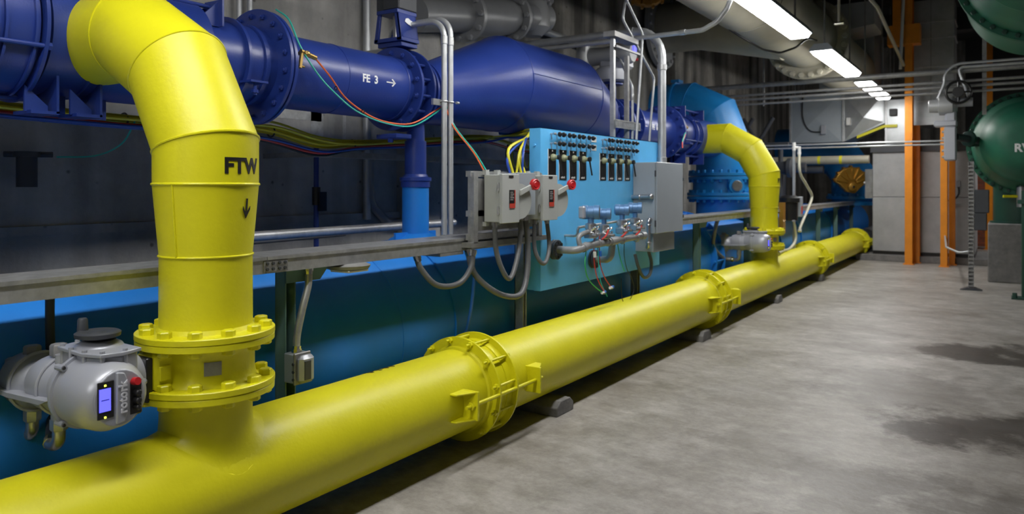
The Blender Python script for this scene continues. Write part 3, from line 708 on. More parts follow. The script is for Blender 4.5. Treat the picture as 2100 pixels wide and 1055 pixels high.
for z0 in (2.62, 1.98):
    for y in (10.0, 10.75):
        MB().box((HX-.02, y, z0-.05), (HX+.2, y+.015, z0+.1)).box((HX+.02, y, z0-.05), (HX+.035, y+.15, z0+.1)).build('tie_lug', 'navy', t)
    MB().cyl((HX+.12, 9.8, z0+.06), (HX+.12, 10.95, z0+.06), .014, n=10).build('tie_rod', 'navy', t)

# pedestal under the navy line
t = thing('pipe_pedestal', 'blue pedestal carrying the navy line, navy above and sky blue below', 'support', (HX, 4.56, 1.2), 'blue pedestals between the lines')
MB().lathe((HX, 4.56, 1.66), (0, 0, 1), [(0, .085), (.3, .085), (.3, .072), (.47, .07)], 32).build('upper_column', 'navy', t)
MB().lathe((HX, 4.56, 1.6), (0, 0, 1), [(0, .115), (.045, .115), (.05, .125), (.075, .125), (.08, .1), (.1, .09)], 32).build('cap_ring', 'navy', t)
MB().cyl((HX, 4.56, 1.2), (HX, 4.56, 1.61), .105, n=32).build('lower_column', 'royal', t)
b = MB()
for s in (-1, 1): b.box((HX-.01, 4.56+s*.1, 1.19), (HX+.01, 4.56+s*.24, 1.25))
b.lathe((HX, 4.56, 1.18), (0, 0, 1), [(0, .22), (.02, .2), (.06, .11)], 32); b.build('saddle', 'royal', t)
move_copy(t, (0, 5.0, 0), 'blue pedestal under the far end of the navy line, by the grey enclosure')

# ------------------------------------------------------------------ huge lower blue pipe
BX, BZ, BR = -3.877, .597, .59
t = thing('large_blue_pipe', 'huge blue pipe lying along the wall behind the channel', 'pipe', (BX, 4, .0))
MB().cyl((BX, -3, BZ), (BX, 9.95, BZ), BR, n=96).build('pipe_run', 'royal', t)
for y in (4.3, 1.1): MB().ring((BX, y, BZ), (0, 1, 0), BR+.012, BR-.01, .014, 96).build('strap_band', 'royal', t)
for y in (3.75, ): MB().torus((BX, y, BZ), (0, 1, 0), BR, .006, 96).build('weld_bead', 'royal', t)
t = thing('large_blue_pipe_coupling', 'blue bolted coupling on the huge pipe, left of the far yellow riser', 'coupling', (BX, 10.1, 0))
for y in (9.95, 10.3): MB().ring((BX, y, BZ), (0, 1, 0), BR+.07, BR, .03, 96).build('end_ring', 'royal', t)
MB().cyl((BX, 9.93, BZ), (BX, 10.35, BZ), BR+.012, n=96).build('sleeve', 'royal', t)
for k in range(18):
    a = 2*PI*k/18; p = V((BX+(BR+.045)*math.cos(a), 9.9, BZ+(BR+.045)*math.sin(a)))
    if p.z > .05: MB().cyl(p, p+V((0, .48, 0)), .016, n=8).build('tie_bolt', 'royal', t)
t = thing('large_blue_pipe', 'far length of the huge blue pipe, behind the far yellow pipes', 'pipe', (BX, 15, 0))
MB().cyl((BX, 10.34, BZ), (BX, 23.9, BZ), BR, n=96).build('pipe_run', 'royal', t)
for y in (13.6, 15.2, 18.3): MB().ring((BX, y, BZ), (0, 1, 0), BR+.03, BR-.01, .05, 96).build('strap_band', 'royal', t)
MB().cyl((BX, 12.25, 1.1), (BX, 12.25, 1.42), .42, n=48).build('branch_stub', 'royal', t)

# sky blue elbow and valve on the huge pipe
VY = 12.25
t = thing('blue_isolation_valve', 'wide bright blue bolted valve under the blue elbow', 'valve', (BX, VY, 1.4))
for z0, r in ((1.40, .56), (1.46, .56), (1.72, .54), (1.78, .54)):
    MB().disc((BX, VY, z0), (0, 0, 1), r, .05, 56).build('flange', 'teal_blue', t)
MB().cyl((BX, VY, 1.5), (BX, VY, 1.75), .47, n=48).build('valve_body', 'teal_blue', t)
for z0, d in ((1.51, 1), (1.72, -1), (1.83, 1), (1.40, -1)):
    MB().bolts((BX, VY, z0), (0, 0, d), .51, 24, .028, .045).build('bolts', 'teal_blue', t)
a = math.radians(-48); p = V((BX+.44*math.cos(a), VY+.44*math.sin(a), 1.62)); d = V((math.cos(a), math.sin(a), 0))
MB().disc(p, d, .13, .1, 24).build('shaft_boss', 'teal_blue', t)
MB().disc(p+d*.1, d, .085, .02, 24).bolts(p+d*.12, d, .055, 6, .012, .012).build('shaft_cover', 'silver', t)
t = thing('blue_elbow_pipe', 'big sky blue mitred elbow turning down behind the navy line', 'pipe', (BX, VY, 1.83))
b = MB(); b.mitre([(-4.995, VY, 2.92), (-4.42, VY, 2.92), (-4.02, VY, 2.72), (-3.877, VY, 2.34), (-3.877, VY, 1.83)], .42, 56)
rg = b.last; b.build('elbow_pipe', 'teal_blue', t, sharp=12)
for r in rg[1:4]: MB().bead(r, .006).build('weld_bead', 'teal_blue', t)
MB().ring((-4.66, VY, 2.92), (1, 0, 0), .46, .41, .04).box((-4.72, VY-.1, 3.36), (-4.58, VY+.1, 3.41)).build('collar_ring', 'teal_blue', t)
for z in (2.62, 2.64): MB().box((-4.5, VY-.46, z), (-4.38, VY-.38, z+.16)).box((-5.0, VY-.44, z+.06), (-4.4, VY-.42, z+.08)).build('tie_lug', 'teal_blue', t); break

# second blue elbow far away + gold gear operator
t = thing('blue_elbow_pipe', 'far bright blue elbow beside the grey cabinet, gold gear in front', 'pipe', (BX+.1, 20.6, 1.2))
b = MB(); b.mitre([(-4.995, 20.6, 2.62), (-4.3, 20.6, 2.62), (-3.5, 20.6, 2.35), (-3.2, 20.6, 1.9), (-3.2, 20.6, 1.2)], .5, 48); b.build('elbow_pipe', 'teal_blue', t, sharp=12)
MB().disc((-3.2, 20.6, 1.3), (0, 0, 1), .62, .08).disc((-3.2, 20.6, 1.15), (0, 0, 1), .62, .08).bolts((-3.2, 20.6, 1.38), (0, 0, 1), .56, 20, .03, .05).build('flange', 'teal_blue', t)
def gear(name, loc, s, label, m, rot, roll=0):
    t = thing(name, label, 'gear operator', loc)
    o = V(loc); R = Matrix.Rotation(rot, 3, 'Z') @ Matrix.Rotation(roll, 3, 'Y')
    def W(p): return o+R @ (V(p)*s)
    b = MB(); poly = [(-.1, -.2)]+[(.42*math.cos(a), .42*math.sin(a)) for a in [math.radians(10+i*16) for i in range(11)]]+[(-.3, -.1), (-.12, -.22), (.05, -.25), (.15, -.15)]
    poly = [(-.12, -.2), (.08, -.24), (.2, -.12)]+[(.42*math.cos(math.radians(8+i*16.5)), .42*math.sin(math.radians(8+i*16.5))) for i in range(11)]+[(-.3, -.02)]
    b.prism(poly, (0, -.08, 0), (1, 0, 0), (0, 0, 1), (0, .16, 0)); b.v = [W(p) for p in b.v]; b.build('sector_housing', m, t, bevel=.02*s)
    for i in range(7):
        a = math.radians(15+i*25); c, sn = math.cos(a), math.sin(a)
        b = MB().prism([(.1, -.018), (.4, -.03), (.4, .03), (.1, .018)], (0, -.085, 0), (c, 0, sn), (-sn, 0, c), (0, -.035, 0)); b.v = [W(p) for p in b.v]; b.build('rib', m, t, bevel=.006*s)
        b = MB().cyl((.43*c, -.05, .43*sn), (.43*c, .06, .43*sn), .028, n=10); b.v = [W(p) for p in b.v]; b.build('bolt', m, t)
    b = MB().lathe((0, -.08, -.08), (0, -1, 0), [(0, .13), (.06, .1), (.08, .05)], 24); b.v = [W(p) for p in b.v]; b.build('hub', m, t)
    b = MB().disc((0, -.16, -.08), (0, -1, 0), .03, .02, 16); b.v = [W(p) for p in b.v]; b.build('hub_cap', 'chrome', t)
    b = MB().cyl((.3, -.05, .02), (.46, -.12, .02), .05, n=14); b.v = [W(p) for p in b.v]; b.build('input_shaft', 'silver', t)
gear('gear_operator', (-3.06, 19.4, 1.68), .95, 'gold fan-shaped gear operator on the far blue valve', 'gold', math.radians(33))
gear('gear_operator', (-4.5, 10.6, 4.66), .85, 'ochre cast gear operator high on the wall at the top of the picture', 'ochre', math.radians(30), math.radians(140))

# ------------------------------------------------------------------ channel rail (cable trough) on posts
def trough(y0, y1, label):
    t = thing('steel_channel', label, 'channel', (-3.25, (y0+y1)/2, 1.17), 'galvanised channels along the wall')
    MB().box((-3.365, y0, 1.245), (-3.075, y1, 1.252)).build('cover', 'galv', t)
    MB().box((-3.085, y0, 1.168), (-3.079, y1, 1.245)).build('front_side', 'galv', t)
    MB().box((-3.365, y0, 1.168), (-3.359, y1, 1.245)).build('back_side', 'galv', t)
    MB().box((-3.359, y0, 1.168), (-3.085, y1, 1.174)).build('bottom', 'galv', t)
    MB().box((-3.079, y0, 1.236), (-3.07, y1, 1.2525)).build('cover_lip', 'galv', t)
    return t
trough(-2.0, 2.48, 'galvanised steel channel left of and behind the near yellow riser')
trough(2.485, 8.2, 'galvanised steel channel from the near riser to behind the cyan panel')
trough(8.205, 13.9, 'far galvanised channel right of the grey enclosure')
trough(13.905, 22, 'farthest channel length leading to the grey cabinet')
def splice(y, label):
    t = thing('splice_plate', label, 'bracket', (-3.07, y, 1.2), 'splice plates on the channel')
    MB().box((-3.079, y-.075, 1.175), (-3.074, y+.075, 1.232)).build('plate', 'galvdull', t)
    for dy in (-.055, -.02, .02, .055):
        for z in (1.19, 1.218): MB().hexb((-3.074, y+dy, z), (1, 0, 0), .009, .008).build('bolt', 'darkgrey', t)
splice(2.54, 'small bolted splice plate on the channel right of the near yellow riser')
splice(8.2, 'bolted splice plate on the channel beyond the panel')
def post(y, label, m='postgreen', x=-3.2, arm=True, w=.07, z1=1.168):
    t = thing('channel_post', label, 'post', (x, y, 0), 'posts carrying the channel')
    b = MB().box((x-.045, y-w/2, 0), (x-.038, y+w/2, z1)).box((x-.045, y-w/2, 0), (x+.035, y-w/2+.007, z1)).box((x-.045, y+w/2-.007, 0), (x+.035, y+w/2, z1))
    b.build('upright', m, t)
    if arm: MB().prism([(-w/2, 0), (.26, 0), (.26, -.01), (.2, -.075), (-w/2, -.075)], (x+.03, y, z1), (0, 1, 0), (0, 0, 1), (.012, 0, 0)).build('head_bracket', m, t)
    MB().box((x-.08, y-.08, 0), (x+.08, y+.08, .01)).build('foot_plate', m, t)
post(2.71, 'grey-green post holding an outlet box, just right of the near riser')
post(5.04, 'galvanised strut post below the switch frame', 'galv', arm=False, w=.05)
post(7.25, 'dark strut post below the grey enclosure', 'galvdull', arm=False, w=.06)
post(9.12, 'grey-green post between enclosure and far yellow riser')
post(11.3, 'grey-green post behind the far yellow riser')
post(16.4, 'pale green post beyond the far riser, nearer of the last three')
post(18.3, 'pale green post beyond the far riser, middle of the last three')
post(20.4, 'pale green post farthest along, beside the cabinet')
post(.3, 'post under the channel at the left edge, outside the picture')
# round bracket plate under the channel
t = thing('emergency_lamp', 'flat oval lamp fixed under the channel right of the near riser', 'lamp', (-3.12, 3.1, 1.15))
MB().lathe((-3.14, 3.1, 1.168), (0, 0, -1), [(0, .1), (.012, .13), (.03, .12), (.036, .08)], 32).build('lamp_body', 'galvdull', t)
MB().box((-3.2, 3.02, 1.12), (-3.05, 3.18, 1.135), e=.005).build('lamp_lens', 'label', t)
# outlet box
t = thing('outlet_box', 'grey weatherproof outlet box with clear cover on the post by the near riser', 'outlet box', (-3.1, 2.72, .58))
MB().box((-3.165, 2.665, .575), (-3.09, 2.765, .73), e=.005).build('box_body', 'encl', t)
MB().box((-3.09, 2.66, .57), (-3.075, 2.77, .735), e=.004).build('gasket_frame', 'galvdull', t)
MB().box((-3.077, 2.665, .58), (-3.03, 2.765, .725), e=.018).build('cover', 'actgrey', t)
MB().box((-3.032, 2.685, .6), (-3.026, 2.73, .7), e=.004).build('cover_recess', 'darkgrey', t)
for z in (.6, .64, .68): MB().cyl((-3.085, 2.655, z), (-3.085, 2.665, z), .008, n=8).build('hinge_screw', 'darkgrey', t)
flex([(-3.12, 2.71, .73), (-3.12, 2.715, .82), (-3.12, 2.75, .95), (-3.13, 2.8, 1.08), (-3.14, 2.81, 1.165)], .02, 'pale flexible conduit from the outlet box up to the channel', 'galv')

# ------------------------------------------------------------------ switch frame with disconnects
t = thing('switch_stand', 'galvanised frame on the channel carrying the grey switch boxes', 'frame', (-3.0, 4.5, 1.2))
MB().box((-3.05, 4.13, 1.22), (-3.0, 4.18, 1.70)).build('upright', 'galv', t)
MB().box((-3.05, 4.98, 1.22), (-3.0, 5.03, 1.70)).build('upright', 'galv', t)
for z in (1.67, 1.40, 1.24): MB().box((-3.06, 4.12, z), (-3.02, 5.06, z+.04)).build('cross_strut', 'galv', t)
MB().box((-3.03, 4.18, 1.30), (-3.02, 5.0, 1.66)).build('back_plate', 'galvdull', t)
MB().box((-3.1, 4.1, 1.19), (-3.0, 5.1, 1.225)).build('base_rail', 'galvdull', t)
def disconnect(y0, label):
    t = thing('disconnect_switch', label, 'switch', (-2.93, y0+.1, 1.35), 'disconnect switches with red knobs')
    MB().box((-3.0, y0, 1.36), (-2.87, y0+.205, 1.685), e=.004).build('box_body', 'boxgrey', t)
    MB().box((-2.872, y0-.006, 1.352), (-2.845, y0+.21, 1.69), e=.004).build('door', 'boxgrey', t)
    for z in (1.44, 1.6):
        MB().box((-2.885, y0-.014, z-.02), (-2.865, y0-.002, z+.02)).cyl((-2.875, y0-.012, z-.03), (-2.875, y0-.012, z+.03), .006, n=8).build('hinge', 'galv', t)
    d = MB().box((-2.845, y0+.08, 1.46), (-2.842, y0+.15, 1.58)).build('rating_label', 'black', t)
    MB().box((-2.8425, y0+.08, 1.455), (-2.8405, y0+.15, 1.487)).box((-2.8425, y0+.142, 1.487), (-2.8405, y0+.152, 1.58)).build('red_strip', 'reddish', d)
    for k in range(5): MB().box((-2.8422, y0+.09, 1.563-k*.013), (-2.8412, y0+.125+.01*(k % 2), 1.566-k*.013)).build('print_line', 'label', d)
    MB().box((-2.845, y0+.075, 1.665), (-2.842, y0+.13, 1.68)).build('top_plate', 'black', t)
    # quadrant and lever on the far side
    n = 12; poly = [(0, -.14)]+[(.02+.10*math.sin(PI*k/n), -.13+.125*(1-math.cos(PI*k/n))) for k in range(n+1)]+[(0, .12)]
    MB().prism(poly, (-2.86, y0+.206, 1.505), (.3, 1, 0), (0, 0, 1), (.006, 0, 0)).build('quadrant', 'boxgrey', t)
    MB().prism([(0, -.02), (.0, .02), (.13, .075), (.15, .05)], (-2.845, y0+.21, 1.56), (.35, .94, 0), (0, 0, 1), (.014, 0, 0)).build('lever', 'boxgrey', t, bevel=.003)
    c = V((-2.79, y0+.335, 1.618)); MB().lathe(c-V((.02, 0, 0)), (1, -.25, 0), [(0, .034), (.006, .04), (.03, .04), (.036, .034), (.03, .024), (.036, .018), (.034, .006)], 28).build('lever_knob', 'red', t)['label'] = 'round red knob'
    for yy in (y0+.03, y0+.17): MB().box((-3.02, yy-.02, 1.33), (-2.99, yy+.02, 1.36)).box((-3.02, yy-.02, 1.685), (-2.99, yy+.02, 1.72)).build('mounting_ear', 'boxgrey', t)
    return t
D1 = disconnect(4.25, 'left grey disconnect switch with red knob, on the strut frame')
move_copy(D1, (0, .54, 0), 'right grey disconnect switch with red knob, overlapping the cyan panel')
t = thing('junction_box', 'plain blue-grey box between the two disconnect switches', 'box', (-2.95, 4.62, 1.4))
MB().box((-3.0, 4.5, 1.4), (-2.9, 4.74, 1.70), e=.005).build('box_body', 'encl', t)
MB().box((-2.9, 4.497, 1.397), (-2.886, 4.743, 1.703), e=.003).build('lid', 'encl', t)
flex([(-2.94, 4.29, 1.355), (-2.93, 4.3, 1.15), (-2.9, 4.36, .99), (-2.9, 4.44, .97), (-2.92, 4.55, 1.1), (-2.94, 4.62, 1.25), (-2.95, 4.64, 1.39)], .018, 'grey U-shaped flexible conduit under the left disconnect switch')
flex([(-2.94, 4.82, 1.355), (-2.93, 4.8, 1.15), (-2.9, 4.84, 1.04), (-2.9, 4.92, 1.04), (-2.92, 5.0, 1.15), (-2.93, 4.98, 1.355)], .016, 'thin U-shaped conduit under the right disconnect switch')
flex([(-3.08, 4.17, 1.165), (-3.04, 4.2, 1.0), (-2.95, 4.35, .86), (-2.9, 4.55, .83), (-2.92, 4.68, .97), (-2.94, 4.72, 1.2), (-2.95, 4.7, 1.39)], .021, 'longest drooping grey conduit, from the channel up to the junction box')
flex([(-3.02, 4.15, 1.165), (-3.02, 4.12, 1.05), (-3.03, 4.0, .96), (-3.05, 3.8, .97), (-3.1, 3.7, 1.08), (-3.12, 3.68, 1.16)], .019, 'short conduit bend with bright nut below the strut frame')
flex([(-3.2, 4.31, 1.165), (-3.15, 4.34, 1.0), (-3.2, 4.33, .6), (-3.32, 4.3, .3)], .012, 'thin blue cord hanging down the front of the huge blue pipe', 'bluefit', ends=False, name='hanging_cord', cat='cord')
tag(MB().box((-3.3, 3.87, 1.145), (-3.08, 4.12, 1.166)).build('bracket_plate', 'galvdull'), 'flat steel bracket under the channel left of the switch frame', 'bracket')

# ------------------------------------------------------------------ cyan instrument panel
PX = -3.04
t = thing('instrument_board', 'large cyan instrument board with rows of black knobs and valves', 'panel', (PX, 6.3, .79))
MB().box((PX-.006, 5.075, .79), (PX, 7.5, 2.068)).build('face_sheet', 'sky', t)
b = MB().box((PX-.10, 5.07, .79), (PX-.0, 5.076, 2.068)).box((PX-.1, 7.495, .79), (PX, 7.5, 2.068)).box((PX-.1, 5.07, 2.063), (PX, 7.5, 2.068)).box((PX-.06, 5.07, .785), (PX, 7.5, .79))
b.build('folded_edge', 'sky', t)
MB().prism([(PX-.1, .79), (PX, .79), (PX-.1, .95), (PX-.19, .79)][:1]+[(PX, .79), (PX-.1, .98), (PX-.17, .80)], (0, 5.068, 0), (1, 0, 0), (0, 0, 1), (0, .004, 0)).build('bent_corner', 'sky', t)
MB().hexb((PX-.05, 5.07, 1.93), (0, -1, 0), .012, .012).build('edge_bolt', 'sky', t)
for g, (ya, yb) in enumerate(((5.225, 5.9), (6.14, 6.83))):
    for row, z in enumerate((2.025, 1.95)):
        ys = [ya]+[ya+.085+(yb-ya-.085)*q for q in (0, .11, .28, .40, .57, .69, .87, 1.0)]
        for i, y in enumerate(ys):
            if i == 0:
                MB().cyl((PX, y, z), (PX+.045, y, z), .007, n=8).cyl((PX+.01, y, z), (PX+.012, y, z-.045), .005, n=6).cyl((PX+.035, y-.01, z), (PX+.045, y+.012, z), .01, n=8).build('port_fitting', 'silver', t)
                continue
            s = MB().cyl((PX, y, z), (PX+.03, y, z), .006, n=8).cyl((PX+.012, y, z-.045), (PX+.012, y, z), .0035, n=6).build('needle_valve', 'silver', t)
            MB().lathe((PX+.025, y, z), (1, 0, 0), [(0, .008), (.006, .02), (.02, .021), (.026, .012), (.036, .01)], 14).build('knob', 'black', s)
    for k in range(4):
        y = (5.25 if g == 0 else 6.165)+k*.1755
        p = MB().box((PX, y-.06, 1.66), (PX+.004, y+.06, 1.905)).build('selector_plate', 'black', t)
        MB().box((PX-.0, y-.066, 1.66), (PX+.003, y-.06, 1.905)).box((PX+.0042, y-.008, 1.885), (PX+.0052, y+.008, 1.898)).box((PX+.0042, y-.055, 1.83), (PX+.0052, y-.045, 1.845)).build('plate_marks', 'label', p)
        for q in range(4): MB().box((PX+.0042, y-.035+q*.017, 1.672), (PX+.0052, y-.024+q*.017, 1.684+.004*(q % 2))).build('print_mark', 'label', p)
        MB().lathe((PX+.004, y, 1.838), (1, 0, 0), [(0, .028), (.008, .03), (.022, .026), (.03, .018), (.05, .016)], 20).build('valve_body', 'olive', p)
        MB().lathe((PX+.05, y+.004, 1.838), (1, 0, 0), [(0, .018), (.01, .022), (.025, .02)], 14).cyl((PX+.06, y+.01, 1.835), (PX+.075, y+.03, 1.70), .007, n=8).build('lever_handle', 'black', p)
    for z in (2.025, 1.95):
        if g == 0: MB().box((PX, 5.94, z-.028), (PX+.004, 6.03, z+.022)).build('label_card', 'label', t)
# gauge manifold
t = thing('manifold_pipe', 'dark grey manifold pipe with two flanges standing off the cyan panel', 'pipe', (-2.85, 5.3, 1.1))
mx = -2.82
b = MB().tube([(PX+.01, 5.27, 1.098), (mx, 5.27, 1.1), (mx, 5.42, 1.125), (mx, 6.55, 1.15)], .03, .06, 16); b.build('pipe_run', 'pipegrey', t)
b = MB().tube([(PX+.01, 5.95, .968), (mx-.04, 5.95, .97), (mx-.02, 5.95, 1.13)], .03, .06, 16); b.build('branch_pipe', 'pipegrey', t)
for y, z in ((5.27, 1.098), (5.95, .968)):
    MB().disc((PX, y, z), (1, 0, 0), .08, .022, 32).disc((PX+.026, y, z), (1, 0, 0), .08, .022, 32).bolts((PX+.048, y, z), (1, 0, 0), .06, 8, .011, .012).build('flange', 'darkgrey', t)
MB().cyl((mx, 5.36, 1.112), (mx, 5.42, 1.125), .036, n=16).cyl((mx, 5.85, 1.135), (mx, 5.98, 1.138), .037, n=16).cyl((mx, 6.5, 1.15), (mx, 6.58, 1.15), .038, n=16).build('socket', 'pipegrey', t)
for y in (5.62, 5.8, 6.1, 6.4):
    MB().torus((mx, y, 1.135), (0, 1, 0), .033, .005, 24).build('u_bolt', 'silver', t)
def transmitter(y, z, label, big=1, side=True):
    x = mx; t = thing('pressure_transmitter', label, 'transmitter', (x, y, z-.2), 'pressure transmitters on the manifold')
    d = V((.93, .37, 0)).normalized(); c = V((x, y, z)); h = .058*big
    MB().lathe(c-d*h*1.15, d, [(0, .038*big), (.01, .05*big), (h*.75, .05*big), (h*.8, .046*big), (h*1.5, .046*big), (h*1.55, .051*big), (h*2.2, .051*big)], 28).build('head_housing', 'xblue', t)
    MB().lathe(c+d*h*1.06, d, [(0, .042*big), (.001, .04*big)], 24).build('window_glass', 'darkgrey', t)
    MB().cyl(c-V((0, 0, .045)), c-V((0, 0, .09)), .022*big, n=14).build('neck', 'xblue', t)
    MB().lathe(c-V((0, 0, .085)), (0, 0, -1), [(0, .026), (.01, .046), (.05, .048), (.06, .04), (.075, .044)], 20).build('sensor_body', 'silver', t)
    b = MB().box(c+V((-.04, -.055, -.21)), c+V((.04, .055, -.155)), e=.008)
    for dy in (-.045, .045):
        b.cyl(c+V((.04, dy, -.18)), c+V((.075, dy, -.18)), .012, n=8)
        b.cyl(c+V((.06, dy*.6, -.165)), c+V((.06, dy*.6, -.145)), .008, n=8)
    b.build('valve_manifold', 'silver', t)
    for dy in (-.03, .03): MB().cyl(c+V((.02, dy, -.15)), c+V((.055, dy, -.12)), .007, n=8).ball(c+V((.055, dy, -.12)), .011, 8).build('bleed_screw', 'chrome', t)
    MB().wire([c+V((.0, .06, -.1)), c+V((.0, .09, -.15)), c+V((0, .08, -.22)), c+V((0, .0, -.25))], .007, 8).build('mounting_bracket', 'xblue', t)
    if side: MB().box(c+V((-.06, -.11, -.05)), c+V((-.01, -.06, .05)), e=.01).build('junction_cap', 'actgrey', t)
    return t
transmitter(5.50, 1.395, 'leftmost blue-headed transmitter, with a small grey box on its side', 1.15)
transmitter(5.74, 1.375, 'blue-headed transmitter second from the left, tucked behind the first', .95, False)
transmitter(6.10, 1.40, 'blue-headed transmitter third from the left on the manifold', 1.0, False)
transmitter(6.38, 1.41, 'rightmost blue-headed transmitter, next to the grey enclosure', 1.0, False)
tag(MB().tube([(PX, 5.46, 1.20), (mx-.1, 5.46, 1.20), (mx-.1, 5.46, 1.27), (mx-.1, 6.55, 1.30)], .011, .03, 10).build('sample_tube', 'galv'), 'thin light grey tube running behind the four transmitters', 'tube')
tag(MB().wire([(mx, 5.32, 1.12), (mx-.02, 5.33, 1.2), (mx, 5.42, 1.235), (mx, 5.6, 1.24)], .02, 12).build('curved_tube', 'pipegrey'), 'dark curved tube rising from the manifold under the leftmost transmitter', 'tube')
def wire(pts, r, m, label, cat='wire', grp=None, name='wire'):
    return tag(MB().wire(pts, r, 6, 6).build(name, m), label, cat, grp)
WG = 'loose signal wires under the manifold'
wire([(mx, 5.42, 1.1), (mx+.02, 5.36, .98), (mx+.02, 5.42, .86), (mx+.04, 5.56, .76), (mx+.06, 5.66, .72)], .0045, 'greenwire', 'green wire looping down from the left flange of the manifold', grp=WG, name='signal_wire')
wire([(mx, 5.56, 1.2), (mx+.02, 5.52, 1.0), (mx+.03, 5.56, .85), (mx+.05, 5.64, .74)], .0045, 'redwire', 'red wire dropping from the leftmost transmitter', grp=WG, name='signal_wire')
wire([(mx, 5.66, 1.2), (mx+.02, 5.62, 1.0), (mx+.03, 5.68, .86), (mx+.05, 5.77, .76)], .0045, 'redwire', 'red wire ending in a blue fitting below the panel edge', grp=WG, name='signal_wire')
wire([(mx, 5.62, 1.15), (mx+.02, 5.6, .98), (mx+.03, 5.62, .82), (mx+.05, 5.7, .69)], .0045, 'tealwire', 'teal wire hanging between the two red wires', grp=WG, name='signal_wire')
wire([(mx, 6.0, 1.12), (mx, 6.05, 1.0), (mx+.02, 6.1, .86)], .004, 'greenwire', 'short green wire right of the second flange', grp=WG, name='signal_wire')
wire([(mx, 6.15, 1.15), (mx+.01, 6.12, 1.0), (mx+.02, 6.16, .87), (mx, 6.3, .78), (mx, 6.35, .66), (mx, 6.2, .56), (mx, 6.1, .62), (mx, 6.08, .8)], .0035, 'letterblack', 'thin dark wire loop hanging below the panel', grp=WG, name='signal_wire')
for (y, z, l) in ((5.62, .73, 'left'), (5.77, .755, 'right')):
    t = thing('wire_fitting', 'white and blue wire fitting at the '+l+' end of the hanging wires', 'fitting', (mx+.05, y, z))
    MB().cyl((mx+.05, y-.02, z), (mx+.05, y+.02, z-.003), .012, n=8).build('sleeve', 'label', t); MB().cyl((mx+.05, y+.02, z), (mx+.05, y+.04, z), .015, n=8).build('cap', 'bluefit', t)
for y, m, l in ((5.5, 'label', 'white fitting on the red wire under the leftmost transmitter'), (5.6, 'bluefit', 'blue fitting on the teal wire under the manifold')):
    tag(MB().cyl((mx+.035, y, 1.075), (mx+.035, y+.004, 1.03), .013, n=8).build('tube_fitting', m), l, 'fitting')
for y0, y1 in ((5.6, 5.72), (5.98, 6.1), (6.28, 6.4)):
    l = {5.6: 'between the two left transmitters', 5.98: 'left of the third transmitter', 6.28: 'left of the rightmost transmitter'}[y0]
    wire([(mx+.05, y0, 1.17), (mx+.06, (y0+y1)/2, 1.2), (mx+.055, y1, 1.25)], .007, 'redwire', 'thick red lead '+l, 'wire', name='red_lead')

# grey enclosure on the panel
t = thing('electrical_enclosure', 'large blue-grey enclosure with a hinged door at the right end of the panel', 'enclosure', (-2.92, 7.17, 1.15))
MB().box((PX+.001, 6.825, 1.152), (-2.81, 7.515, 1.84), e=.004).build('box_body', 'encl', t)
MB().box((-2.808, 6.825, 1.152), (-2.79, 7.52, 1.842), e=.006).build('door', 'encl', t)
for z in (1.25, 1.73): MB().cyl((-2.805, 6.818, z-.03), (-2.805, 6.818, z+.03), .008, n=8).build('hinge', 'darkgrey', t)
for z in (1.3, 1.68): MB().box((-2.8, 7.518, z-.015), (-2.785, 7.535, z+.015)).build('door_clamp', 'darkgrey', t)
t = thing('trough_box', 'smaller grey box hanging under the large enclosure', 'box', (-2.95, 7.1, .95))
MB().box((PX+.001, 6.88, .97), (-2.86, 7.43, 1.15), e=.004).build('box_body', 'encl', t)
MB().box((-2.862, 6.875, .965), (-2.85, 7.435, 1.15), e=.003).build('cover', 'encl', t)
flex([(-2.95, 7.0, .965), (-2.93, 7.02, .85), (-2.93, 6.98, .74), (-2.95, 6.88, .72), (-2.97, 6.8, .82), (-3.0, 6.78, .95)], .016, 'dark cable looping out under the small grey box', 'flexgrey', ends=False)
t = thing('pipe_fitting', 'silver threaded elbow fitting on the side of the enclosure', 'fitting', (-2.9, 6.8, 1.5))
MB().tube([(PX, 6.8, 1.505), (-2.95, 6.79, 1.505), (-2.84, 6.79, 1.51)], .02, .02, 12).torus((-2.95, 6.79, 1.505), (1, 0, 0), .02, .009, 16).ball((-2.84, 6.79, 1.51), .028, 14).build('body', 'silver', t)
t = thing('conduit_fitting', 'silver upright elbow fitting in front of the small grey box', 'fitting', (-2.85, 6.76, 1.1))
MB().tube([(-2.87, 6.9, 1.29), (-2.85, 6.76, 1.29), (-2.85, 6.76, 1.04), (-2.88, 6.8, 1.02)], .018, .03, 12).torus((-2.85, 6.76, 1.24), (0, 0, 1), .02, .008, 16).torus((-2.85, 6.76, 1.07), (0, 0, 1), .02, .008, 16).build('body', 'silver', t)
